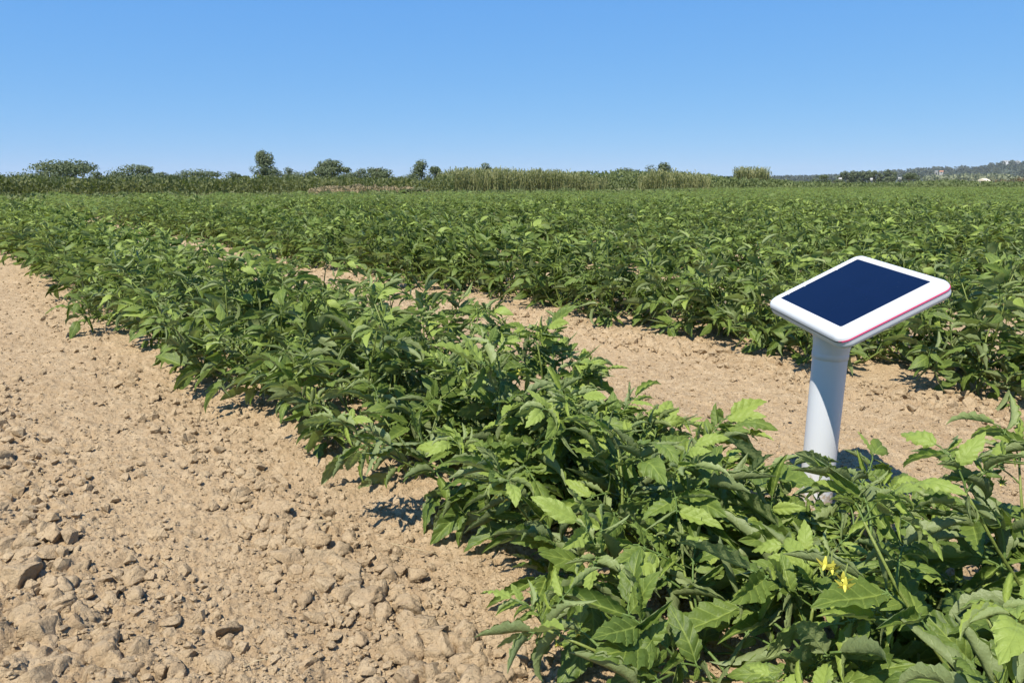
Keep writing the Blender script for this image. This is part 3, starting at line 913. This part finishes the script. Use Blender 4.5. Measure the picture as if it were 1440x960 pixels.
def build_truss_flowers():
    """A small drooping flower or two under the tips of the near plants."""
    r = np.random.default_rng(8)
    for root, tips in PLANT_TIPS:
        for p in [tips[i] for i in r.permutation(len(tips))[:3]]:
            d = Vector((p[0], p[1], 0.0)); d = d.normalized() if d.length > 0.02 else Vector((0, -1, 0))
            for _ in range(int(r.integers(1, 3))):
                q = Vector(p) + d * r.uniform(0.03, 0.06) + Vector(r.uniform(-0.02, 0.02, 3)) + Vector((0, 0, 0.02))
                dirv = (d * 0.7 + Vector((0, 0, -0.7)) + Vector(r.uniform(-0.35, 0.35, 3))).normalized()
                k = r.uniform(0.42, 0.58)
                f = link(bpy.data.objects.new('flower', FLOWER), root, Matrix.Translation(q) @ dirv.to_track_quat('Z', 'Y').to_matrix().to_4x4() @ Matrix.Diagonal((k, k, k, 1)))
                link(bpy.data.objects.new('calyx', CALYX), f)
build_truss_flowers()

# ------------------------------------------------------------------ trees, bushes, reeds beyond the field
def crown_mesh(name, rng, w, h, z0, lobes, nface, size, mat, tint=(0.1, 0.7), shell=0.55, aspect=1.0):
    """Leaf clumps spread through the volume of several lobes."""
    mb = MB()
    cen = []
    for _ in range(lobes):
        a = rng.uniform(0, 6.28); f = rng.uniform(0, 1) ** 0.5
        zz = rng.uniform(0.04, 0.84)
        rad = 0.5 * max(0.15, 1 - (max(0.0, zz - 0.42) / 0.58) ** 1.9) * (1.0 if z0 < 0.06 * h else 0.78 + 0.22 * min(1, zz * 3))
        lr = rng.uniform(0.10, 0.25)
        cen.append((math.cos(a) * w * max(rad - lr * 0.8, 0.05) * f, math.sin(a) * w * max(rad - lr * 0.8, 0.05) * f, z0 + zz * h, lr, rng.uniform(*tint)))
    n = nface
    ci = rng.integers(len(cen), size=n)
    d = rng.normal(size=(n, 3)); d /= np.linalg.norm(d, axis=1)[:, None]
    rr = rng.uniform(shell, 1.08, n)
    C = np.array([c[:3] for c in cen])[ci]; R = np.array([c[3] for c in cen])[ci]; T = np.array([c[4] for c in cen])[ci]
    P = C + d * (R * rr)[:, None] * np.array([w, w, max(min(h, 1.4 * w), 0.55 * h)])
    nn = d + rng.normal(size=(n, 3)) * 0.45 + np.array([0, 0, 0.25])
    ax = np.cross(nn, rng.normal(size=(n, 3))); ax /= np.linalg.norm(ax, axis=1)[:, None]
    bx = np.cross(nn, ax); bx /= np.linalg.norm(bx, axis=1)[:, None]
    s = size * rng.uniform(0.6, 1.4, n)[:, None]
    V = np.stack([P - bx * s * 0.45 - ax * s * 0.5, P + bx * s * 0.45 - ax * s * 0.2, P + bx * s * 0.25 + ax * s * 0.6, P - bx * s * 0.35 + ax * s * 0.45], 1).reshape(-1, 3)
    V[:, 2] = np.maximum(V[:, 2], 0.02)
    Q = np.arange(4 * n).reshape(n, 4)
    A = np.zeros((4 * n, 3), np.float32); A[:, 0] = 0.5; A[:, 1] = 0.3
    A[:, 2] = np.repeat(np.clip(T + rng.uniform(-0.07, 0.07, n), 0, 1), 4)
    mb.add(V, Q, None, A)
    return mb.mesh(name, mat, smooth=False), cen

def tree(name, px, top, width_px, dist, label, cat='tree', group=None, z0f=0.12, lobes=12, nface=1500, mat=None, tint=(0.1, 0.6), size=None, seed=0, trunk_share=0.5, base_z=0.0):
    rng = np.random.default_rng(4000 + seed + int(px))
    g = at_dist(px, HORIZON + 5, dist)
    k = dist / FPX * math.sqrt(1 + ((px - 720) / FPX) ** 2)
    h = H + (HORIZON - top) * dist / FPX - base_z
    w = width_px * k * 1.4
    root = tag(empty(name, (g.x, g.y, base_z)), label, cat, group)
    me, cen = crown_mesh('crown', rng, w, h * (1 - z0f), h * z0f, lobes, int(nface * 2.2), (size or max(0.10, 0.055 * min(w, h) + 0.05)) * 0.62, mat or M_TREE, tint)
    link(bpy.data.objects.new('crown', me), root)
    mb = MB()
    tr = 0.025 * h + 0.02
    V, q, t = tube([(0, 0, -0.1), (0.02 * h, 0.01 * h, h * 0.25), (0.01 * h, 0.02 * h, h * 0.55), (0, 0, h * 0.8)], [tr, tr * 0.8, tr * 0.5, tr * 0.15], 7)
    mb.add(V, q, t)
    for c in cen[:6]:
        V, q, t = tube([(0.015 * h, 0.01 * h, h * 0.22), (c[0] * 0.5, c[1] * 0.5, h * 0.22 + (c[2] - h * 0.22) * 0.6), c[:3]], [tr * 0.5, tr * 0.35, tr * 0.1], 5)
        mb.add(V, q, t)
    mb.obj('trunk', M_BARK, root)
    return root

def build_far_trees():
    G = 'trees on the skyline left of the reeds'
    tree('bush', 38, 243, 64, 62, 'low wide olive bush at the far left end of the skyline', 'bush', G, 0.0, 14, 1500, M_SCRUB, (0.0, 0.45))
    tree('round_tree', 101, 229.5, 74, 82, 'broad round grey-green tree at the left end of the skyline', 'tree', G, 0.05, 26, 3200, tint=(0.3, 0.9))
    tree('bush', 75, 239, 46, 80, 'shoulder-high bush hugging the left side of the broad round tree', 'bush', G, 0.0, 12, 1300, tint=(0.1, 0.5))
    tree('bush', 198, 234, 54, 72, 'dense dark round bush right of the gap beside the broad tree', 'bush', G, 0.0, 22, 2600, tint=(0.0, 0.25))
    tree('bush', 232, 243.5, 34, 72, 'small low bush on the right shoulder of the dense dark one', 'bush', G, 0.0, 9, 900, tint=(0.0, 0.4))
    tree('bush', 290, 239.5, 72, 75, 'long flat-topped bush between the dense dark bush and the tall tree', 'bush', G, 0.0, 22, 2300, tint=(0.2, 0.65))
    tree('tall_tree', 374, 214.5, 26, 120, 'tallest tree on the skyline, narrow oval crown above the bushes', 'tree', G, 0.06, 20, 2000, tint=(0.1, 0.6))
    tree('bush', 366, 236, 36, 85, 'dark bush at the foot of the tallest tree', 'bush', G, 0.0, 14, 1500, tint=(0.0, 0.35))
    tree('bush', 397, 237, 34, 84, 'dark bush right of the foot of the tallest tree', 'bush', G, 0.0, 12, 1300, tint=(0.0, 0.45))
    tree('sapling', 411, 232, 18, 95, 'thin sapling rising from the bushes right of the tallest tree', 'tree', G, 0.0, 9, 600, tint=(0.3, 0.7))
    tree('sapling', 431, 234, 22, 95, 'airy young tree between the thin sapling and the feathery tree', 'tree', G, 0.0, 10, 800, tint=(0.3, 0.8))
    tree('bush', 425, 241, 40, 80, 'dark low bush in front of the airy young trees', 'bush', G, 0.0, 12, 1200, tint=(0.0, 0.35))
    tree('feathery_tree', 466, 226.5, 48, 95, 'feathery grey-green tree with an open ragged crown', 'tree', G, 0.08, 20, 1900, tint=(0.1, 0.6), size=0.26)
    tree('bush', 505, 237, 30, 88, 'small round bush right of the feathery tree', 'bush', G, 0.0, 10, 1000, tint=(0.2, 0.5))
    tree('round_tree', 531, 228.5, 40, 92, 'peaked dark tree just right of the small round bush', 'tree', G, 0.03, 18, 1900, tint=(0.05, 0.5))
    tree('bush', 567, 247, 32, 80, 'lowest flat bush in the dip before the reeds', 'bush', G, 0.0, 9, 800, tint=(0.2, 0.6))
    tree('columnar_tree', 593, 226, 24, 95, 'slim upright tree at the left end of the reeds', 'tree', G, 0.0, 30, 1500, tint=(0.0, 0.5))
    tree('bush', 611, 233, 30, 88, 'dark rounded bush between the slim tree and the reeds', 'bush', G, 0.0, 14, 1400, tint=(0.0, 0.3))
    for px, top, w_, d_, lab in ((140, 243, 30, 78, 'low bush in the dip right of the broad round tree'), (166, 244, 24, 78, 'low bush on the left shoulder of the dense dark bush'),
                                 (255, 243, 32, 76, 'low bush just left of the long flat-topped bush'), (330, 242, 34, 80, 'low bush just right of the long flat-topped bush'),
                                 (448, 238, 34, 84, 'bushy undergrowth at the left foot of the feathery tree'), (486, 238, 30, 84, 'bushy undergrowth at the right foot of the feathery tree'),
                                 (548, 239, 28, 86, 'sloping bush on the right shoulder of the peaked dark tree'), (580, 244, 24, 84, 'small bush at the left foot of the slim upright tree')):
        tree('bush', px, top, w_, d_, lab, 'bush', G, 0.0, 10, 900, None, (0.05, 0.5), seed=3)
    tree('round_tree', 686, 229.5, 26, 120, 'small dark treetop peeping over the reeds', 'tree', None, 0.1, 10, 900, tint=(0.1, 0.5))
    tree('bush', 880, 233, 50, 110, 'low green treetop rising behind the scrub right of the reeds', 'bush', None, 0.05, 14, 1300, tint=(0.2, 0.6))
    tree('round_tree', 915, 232, 26, 105, 'left one of two touching dark treetops above the right end of the reeds', 'tree', 'two dark treetops', 0.1, 11, 1100, tint=(0.0, 0.3))
    tree('round_tree', 933, 230, 27, 105, 'right one of two touching dark treetops above the right end of the reeds', 'tree', 'two dark treetops', 0.1, 11, 1100, tint=(0.0, 0.25))
    tree('bush', 1161, 245.5, 30, 120, 'dark rounded bush in front of the hazy hill, left of the poplars', 'bush', None, 0.0, 12, 1100, tint=(0.0, 0.2))
    tree('bush', 1110, 250, 34, 150, 'grey-green low bush at the left foot of the hill', 'bush', None, 0.0, 10, 800, M_TREE, (0.5, 0.9))
    tree('round_tree', 1277, 240, 17, 170, 'lone upright dark tree before the hill, right of the poplars', 'tree', None, 0.05, 10, 900, tint=(0.1, 0.5))
    for i, px in enumerate(np.linspace(1184, 1258, 11)):
        tree('poplar', float(px), 241.5 + 2.0 * math.sin(i * 2.1), 10, 300, 'slender poplar in the close-set row along the foot of the hazy hill', 'tree', 'poplars along the foot of the hill', 0.08, 8, 420, M_TREE, (0.3, 0.8), seed=i, size=0.55)
    tree('bush', 1432, 250, 40, 110, 'rust-tinged low bush at the right end of the field edge', 'bush', None, 0.0, 10, 900, M_RUST, (0.1, 0.7))
    tree('bush', 585, 262, 44, 27, 'low dark green mound of weeds on the field edge before the dry grass', 'bush', None, 0.0, 14, 1200, M_SCRUB, (0.1, 0.5))

M_RUST = leaf_material('rust_foliage', (0.12, 0.075, 0.035), (0.17, 0.12, 0.05), (0.13, 0.10, 0.05), (0.1, 0.08, 0.05), trans=0.15, young=(0.2, 0.15, 0.07), rough=0.7)

def scrub_band(name, label, pxs, tops, dist, depth, nface, mat, tint, size, cat='scrub', seed=0):
    nface = int(nface * 1.8); size *= 0.72
    """A bank of scrub with an uneven top: leaf clumps through its volume, joined."""
    rng = np.random.default_rng(6000 + seed)
    px = rng.uniform(pxs[0], pxs[-1], nface)
    dd = np.interp(px, pxs, dist) if np.ndim(dist) else np.full(nface, float(dist))
    dd = dd + rng.uniform(0, 1, nface) * depth
    az = np.arctan((px - 720) / FPX)
    top = np.interp(px, pxs, tops) + 3.5 * (vnoise(px / 14.0, dd * 0.2, 9) - 0.5) + 2.5 * (vnoise(px / 5.0, dd * 0.5, 19) - 0.5)
    hh = H + (HORIZON - top) * dd / FPX
    f = rng.uniform(0, 1, nface) ** 0.6
    hh = hh * (0.72 + 0.28 * vnoise(px / 9.0, dd * 0.6, 4))
    P = np.stack([np.sin(az) * dd, np.cos(az) * dd, np.maximum(hh * f, 0.03)], -1)
    n = nface
    ax = rng.normal(size=(n, 3)) * np.array([0.6, 0.6, 1.0]) + np.array([0, 0, 0.5]); ax /= np.linalg.norm(ax, axis=1)[:, None]
    bx = np.cross(ax, rng.normal(size=(n, 3))); bx /= np.linalg.norm(bx, axis=1)[:, None]
    s = size * rng.uniform(0.6, 1.5, n)[:, None]
    V = np.stack([P - bx * s * 0.35 - ax * s * 0.5, P + bx * s * 0.35 - ax * s * 0.3, P + bx * s * 0.12 + ax * s * 0.7, P - bx * s * 0.2 + ax * s * 0.5], 1).reshape(-1, 3)
    A = np.zeros((4 * n, 3), np.float32); A[:, 0] = 0.5; A[:, 1] = 0.3
    tt = tint[0] + (tint[1] - tint[0]) * np.clip(0.75 * vnoise(px / 16.0, dd * 0.2, 31) + 0.25 * rng.uniform(0, 1, n), 0, 1)
    A[:, 2] = np.repeat(tt, 4)
    mb = MB(); mb.add(V, np.arange(4 * n).reshape(n, 4), None, A)
    return tag(mb.obj(name, mat, smooth=False), label, cat, kind='stuff')

def reed_bed(name, label, pxs, tops, dist, depth, n, tint, kind='stuff', cat='reeds', seed=0, parent=None):
    """Upright canes with strap leaves, joined."""
    rng = np.random.default_rng(7000 + seed)
    mb = MB()
    px = rng.uniform(pxs[0], pxs[-1], n); dd = dist + rng.uniform(0, 1, n) * depth
    az = np.arctan((px - 720) / FPX)
    top = np.interp(px, pxs, tops) + 7.0 * (vnoise(px / 9.0, dd * 0.4, 8) - 0.25) + rng.uniform(-1.5, 4.5, n)
    hh = H + (HORIZON - top) * dd / FPX
    for i in range(n):
        x, y, h = math.sin(az[i]) * dd[i], math.cos(az[i]) * dd[i], hh[i]
        t = tint[0] + (tint[1] - tint[0]) * float(np.clip(0.6 * vnoise(px[i:i+1] / 12.0, dd[i:i+1] * 0.5, 44)[0] + 0.4 * rng.uniform(), 0, 1)); lean = rng.normal(size=2) * 0.15 * h
        a = rng.uniform(0, 6.28); wx, wy = 0.022 * math.cos(a), 0.022 * math.sin(a)
        mb.add([(x - wx, y - wy, 0), (x + wx, y + wy, 0), (x + lean[0] + wx * 0.6, y + lean[1] + wy * 0.6, h), (x + lean[0] - wx * 0.6, y + lean[1] - wy * 0.6, h)], [(0, 1, 2, 3)], None, (0.5, 0.3, t * 0.6))
        for _ in range(5):
            f = rng.uniform(0.25, 1.0); a = rng.uniform(0, 6.28); L = rng.uniform(0.25, 0.5) * min(1.0, h / 1.8)
            p = np.array([x + lean[0] * f, y + lean[1] * f, h * f]); dv = np.array([math.cos(a) * 0.6, math.sin(a) * 0.6, 0.75])
            sd = np.array([-math.sin(a), math.cos(a), 0]) * 0.032
            m_ = p + dv * L * 0.55; e_ = p + dv * L + np.array([0, 0, -0.35 * L])
            mb.add([p - sd * 0.6, p + sd * 0.6, m_ + sd, m_ - sd, e_ + sd * 0.2, e_ - sd * 0.2], [(0, 1, 2, 3), (3, 2, 4, 5)], None, (0.5, 0.3, min(1, t * rng.uniform(0.7, 1.3))))
    return mb

def build_banks():
    scrub_band('scrub_bank', 'dull green scrub bank along the far left edge of the field', [-40, 60, 150, 250, 330, 420, 520, 600, 640], [247, 247.5, 250.5, 249.5, 249, 247, 249, 250.5, 246], 46, 12, 15000, M_SCRUB, (0.0, 0.6), 0.19, seed=1)
    scrub_band('dry_grass', 'strip of pale dry grass between the field edge and the scrub bank', [440, 475, 505, 545, 575, 605], [264, 260.5, 259, 260.5, 263, 265], 38, 5, 3200, M_DRY, (0.1, 0.9), 0.13, 'dry grass', 2)
    scrub_band('edge_grass', 'fresh green weeds fringing the far edge of the field', [-40, 200, 420, 640, 800, 960, 1000, 1100, 1440, 1500], [269.5, 269, 269, 266.5, 265, 265, 262.5, 261, 260, 260], [23, 23, 23, 29, 30.5, 31, 48, 53, 62, 63], 4, 15000, M_GRASS, (0.0, 0.8), 0.11, 'grass', 3)
    mb = reed_bed('reeds', '', [622, 650, 700, 760, 790, 850], [243, 238.5, 238.5, 239.5, 242, 250], 58, 7, 2500, (0.2, 0.95), seed=1)
    tag(mb.obj('reeds', M_REED, smooth=False), 'long stand of tall tan-green reeds behind the middle of the field', 'reeds', kind='stuff')
    scrub_band('green_scrub', 'mid-green scrub rising behind the field right of the reeds', [770, 800, 840, 870, 900, 960, 1000, 1030, 1080, 1120], [246, 241, 240, 239, 241, 243, 247, 250, 252, 255], 60, 14, 8000, M_GRASS, (0.0, 0.6), 0.22, seed=4)
    mb = reed_bed('reeds', '', [895, 915, 940, 965, 990], [244, 241, 241.5, 243, 249], 54, 4, 620, (0.1, 0.75), seed=2)
    tag(mb.obj('reeds', M_REED, smooth=False), 'shorter stand of olive reeds before the two dark treetops', 'reeds', kind='stuff')
    mb = reed_bed('reeds', '', [1027, 1035, 1050, 1062, 1071], [240, 237.5, 237, 237.5, 241], 66, 3, 420, (0.2, 0.8), seed=3)
    tag(mb.obj('cane_clump', M_REED, smooth=False), 'isolated square clump of tall canes left of the hill', 'canes', kind='stuff')
    scrub_band('low_scrub', 'low scrub along the right end of the field before the hill', [1070, 1150, 1250, 1330, 1380, 1440, 1500], [256, 256.5, 257, 253.5, 256, 255, 255], 75, 25, 7000, M_GRASS, (0.0, 0.75), 0.24, seed=5)
    scrub_band('pale_orchard', 'pale grey-green terraced trees on the lower slope of the hill', [1285, 1310, 1340, 1370, 1395, 1420], [250, 248.5, 247.5, 246.5, 247, 251], 620, 120, 3200, M_PALE, (0.2, 0.9), 2.2, 'orchard', 6)

M_DRY = leaf_material('dry_grass', (0.20, 0.16, 0.085), (0.36, 0.27, 0.16), (0.3, 0.24, 0.13), (0.2, 0.16, 0.1), trans=0.15, young=(0.42, 0.33, 0.22), rough=0.8)
M_PALE = leaf_material('orchard_foliage', (0.12, 0.145, 0.075), (0.22, 0.235, 0.13), (0.2, 0.21, 0.12), (0.2, 0.16, 0.1), trans=0.1, young=(0.28, 0.27, 0.16), rough=0.8)
build_far_trees()
build_banks()

# hills on the right horizon
RIDGE = [(px, y + 2.2) for px, y in [(600, 256), (900, 252.5), (1000, 250), (1075, 249.5), (1110, 249.5), (1160, 247.5), (1200, 244.5), (1260, 242.5), (1290, 239.5), (1340, 239.5), (1360, 238.5), (1390, 233.5), (1420, 233.5), (1440, 234.5), (1500, 232), (1700, 228), (1900, 233)]]
def ridge_h(px): return H + (HORIZON - np.interp(px, [p[0] for p in RIDGE], [p[1] for p in RIDGE])) * 1600 / FPX
def build_hills():
    pxs = np.linspace(600, 1900, 180); ds = np.linspace(900, 2500, 26)
    PX, DD = np.meshgrid(pxs, ds)
    AZ = np.arctan((PX - 720) / FPX)
    prof = np.interp(DD, [900, 1050, 1300, 1600, 1900, 2500], [-0.05, 0.18, 0.55, 1.0, 0.9, 0.0])
    Z = ridge_h(PX) * prof + 2.5 * (vnoise(PX / 20, DD / 90, 61) - 0.5) * (prof > 0.1) - 0.6
    idx = np.arange(PX.size).reshape(PX.shape)
    q = np.stack([idx[:-1, :-1], idx[:-1, 1:], idx[1:, 1:], idx[1:, :-1]], -1).reshape(-1, 4)
    mb = MB(); A = np.zeros((PX.size, 3)); A[:, 0] = 0.5; A[:, 1] = 0.3; A[:, 2] = 0.6
    mb.add(np.stack([np.sin(AZ) * DD, np.cos(AZ) * DD, Z], -1).reshape(-1, 3), q, None, A)
    o = mb.obj('hills', M_FOREST); o['kind'] = 'structure'
    rng = np.random.default_rng(91)
    n = 5200
    px = rng.uniform(700, 1750, n); dd = rng.uniform(1000, 1680, n)
    keep = ~((dd < 1250) & (px > 1300) & (px < 1410) & (rng.uniform(0, 1, n) < 0.6))
    px, dd = px[keep], dd[keep]; n = len(px)
    az = np.arctan((px - 720) / FPX)
    z = ridge_h(px) * np.interp(dd, [900, 1050, 1300, 1600, 1900, 2500], [-0.05, 0.18, 0.55, 1.0, 0.9, 0.0]) - 0.6
    hh = rng.uniform(3.0, 6.5, n) * (0.7 + 0.6 * vnoise(px / 9, dd / 60, 71)); ww = hh * rng.uniform(0.5, 0.9, n)
    K = 14
    P0 = np.stack([np.sin(az) * dd, np.cos(az) * dd, z], -1)
    P = np.repeat(P0, K, axis=0); HH = np.repeat(hh, K); WW = np.repeat(ww, K); N = n * K
    d = rng.normal(size=(N, 3)); d /= np.linalg.norm(d, axis=1)[:, None]
    P = P + d * np.stack([WW * 0.6, WW * 0.6, HH * 0.45], -1); P[:, 2] += HH * 0.5
    ax = rng.normal(size=(N, 3)) + d; ax /= np.linalg.norm(ax, axis=1)[:, None]
    bx = np.cross(ax, rng.normal(size=(N, 3))); bx /= np.linalg.norm(bx, axis=1)[:, None]
    s = (WW * 0.55)[:, None]
    V = np.stack([P - bx * s * 0.5 - ax * s * 0.4, P + bx * s * 0.5 - ax * s * 0.3, P + ax * s * 0.6 + bx * s * 0.2, P + ax * s * 0.4 - bx * s * 0.4], 1).reshape(-1, 3)
    A = np.zeros((4 * N, 3), np.float32); A[:, 0] = 0.5; A[:, 1] = 0.3; A[:, 2] = np.repeat(np.clip(np.repeat(rng.uniform(0, 0.9, n), K) + rng.uniform(-0.1, 0.1, N), 0, 1), 4)
    mb = MB(); mb.add(V, np.arange(4 * N).reshape(N, 4), None, A)
    tag(mb.obj('hill_woodland', M_FOREST, smooth=False), 'hazy dark woodland covering the hill on the right horizon', 'woodland', kind='stuff')
build_hills()

def house(px, base, dist, wm, hm, dm, label, wall, roof_mat, gable=True, nwin=2, group=None, name='house', rot=None):
    k = at_dist(px, HORIZON, dist)
    z = H + (HORIZON - base) * dist / FPX
    root = tag(empty(name, (k.x, k.y, z), (rot if rot is not None else -math.atan2(k.x, k.y))), label, 'house' if name == 'house' else name.replace('_', ' '), group)
    def box(mb, x0, x1, y0, y1, z0, z1):
        mb.add([(x0, y0, z0), (x1, y0, z0), (x1, y1, z0), (x0, y1, z0), (x0, y0, z1), (x1, y0, z1), (x1, y1, z1), (x0, y1, z1)],
               [(3, 2, 1, 0), (4, 5, 6, 7), (0, 1, 5, 4), (1, 2, 6, 5), (2, 3, 7, 6), (3, 0, 4, 7)])
    mb = MB(); box(mb, -wm / 2, wm / 2, -dm / 2, dm / 2, -3, hm); mb.obj('wall', wall, root, smooth=False)
    mb = MB()
    if gable:
        a, b, o = wm / 2 + 0.06 * wm, dm / 2 + 0.06 * dm, 0.28 * dm
        mb.add([(-a, -b, hm), (a, -b, hm), (a, b, hm), (-a, b, hm), (-a, 0, hm + o), (a, 0, hm + o)], [(0, 1, 5, 4), (2, 3, 4, 5), (3, 2, 1, 0)], [(1, 2, 5), (3, 0, 4)])
    else:
        box(mb, -wm / 2 - 0.2, wm / 2 + 0.2, -dm / 2 - 0.2, dm / 2 + 0.2, hm + 0.01, hm + 0.35)
    mb.obj('roof', roof_mat, root, smooth=False)
    for i in range(nwin):
        cx = -wm / 2 + wm * (i + 0.5) / nwin
        mb = MB(); box(mb, cx - 0.55, cx + 0.55, -dm / 2 - 0.04, -dm / 2 + 0.02, hm * 0.38, hm * 0.76); mb.obj('window', M_WIN, root, smooth=False)

house(1411, 235.0, 1580, 9, 4.0, 8, 'white flat-roofed house on the ridge of the hill, left of the pair', M_WALLW, M_WALLW, False, 3, 'white houses on the ridge')
house(1427, 235.0, 1580, 8, 3.2, 8, 'white flat-roofed house on the ridge of the hill, right of the pair', M_WALLW, M_WALLW, False, 2, 'white houses on the ridge')
house(1315, 250.5, 700, 2.2, 4.6, 3, 'narrow white tower house among the pale terraced trees', M_WHITEWASH, M_WALLW, False, 1)
house(1322, 246.8, 900, 3.4, 2.2, 4, 'small white house above the pale terraced trees', M_WHITEWASH, M_ROOF, True, 1)
house(1181, 258.5, 280, 0.9, 1.5, 2, 'tiny white hut at the left end of the poplar row', M_WHITEWASH, M_WHITEWASH, True, 1, name='hut')
house(1225, 258.6, 280, 0.7, 1.4, 2, 'tiny white hut in front of the middle of the poplar row', M_WHITEWASH, M_WHITEWASH, True, 1, name='hut')
house(1265, 258.4, 280, 0.9, 1.6, 2, 'tiny white hut between the poplars and the lone dark tree', M_WHITEWASH, M_WHITEWASH, True, 1, name='hut')
house(1383, 257.4, 260, 2.4, 0.6, 2.6, 'low barn with a cream sheet roof at the foot of the hill', M_CREAM, M_CREAM, True, 1, name='barn', rot=0.5)

# ------------------------------------------------------------------ summer haze over the plain
def build_haze():
    mb = MB(); a = 3100.0; z0, z1 = -6.0, 60.0
    mb.add([(-a, -a, z0), (a, -a, z0), (a, a, z0), (-a, a, z0), (-a, -a, z1), (a, -a, z1), (a, a, z1), (-a, a, z1)], [(3, 2, 1, 0), (4, 5, 6, 7), (0, 1, 5, 4), (1, 2, 6, 5), (2, 3, 7, 6), (3, 0, 4, 7)])
    m = bpy.data.materials.new('haze_air'); m.use_nodes = True
    N, L = m.node_tree.nodes, m.node_tree.links
    N.clear()
    out = N.new('ShaderNodeOutputMaterial'); vol = N.new('ShaderNodeVolumePrincipled')
    vol.inputs['Color'].default_value = (0.86, 0.93, 1.0, 1); vol.inputs['Density'].default_value = 0.00012
    vol.inputs['Anisotropy'].default_value = 0.0
    L.new(vol.outputs[0], out.inputs['Volume'])
    tag(mb.obj('haze', m, smooth=False), 'thin summer haze over the plain', 'haze', kind='stuff')
build_haze()
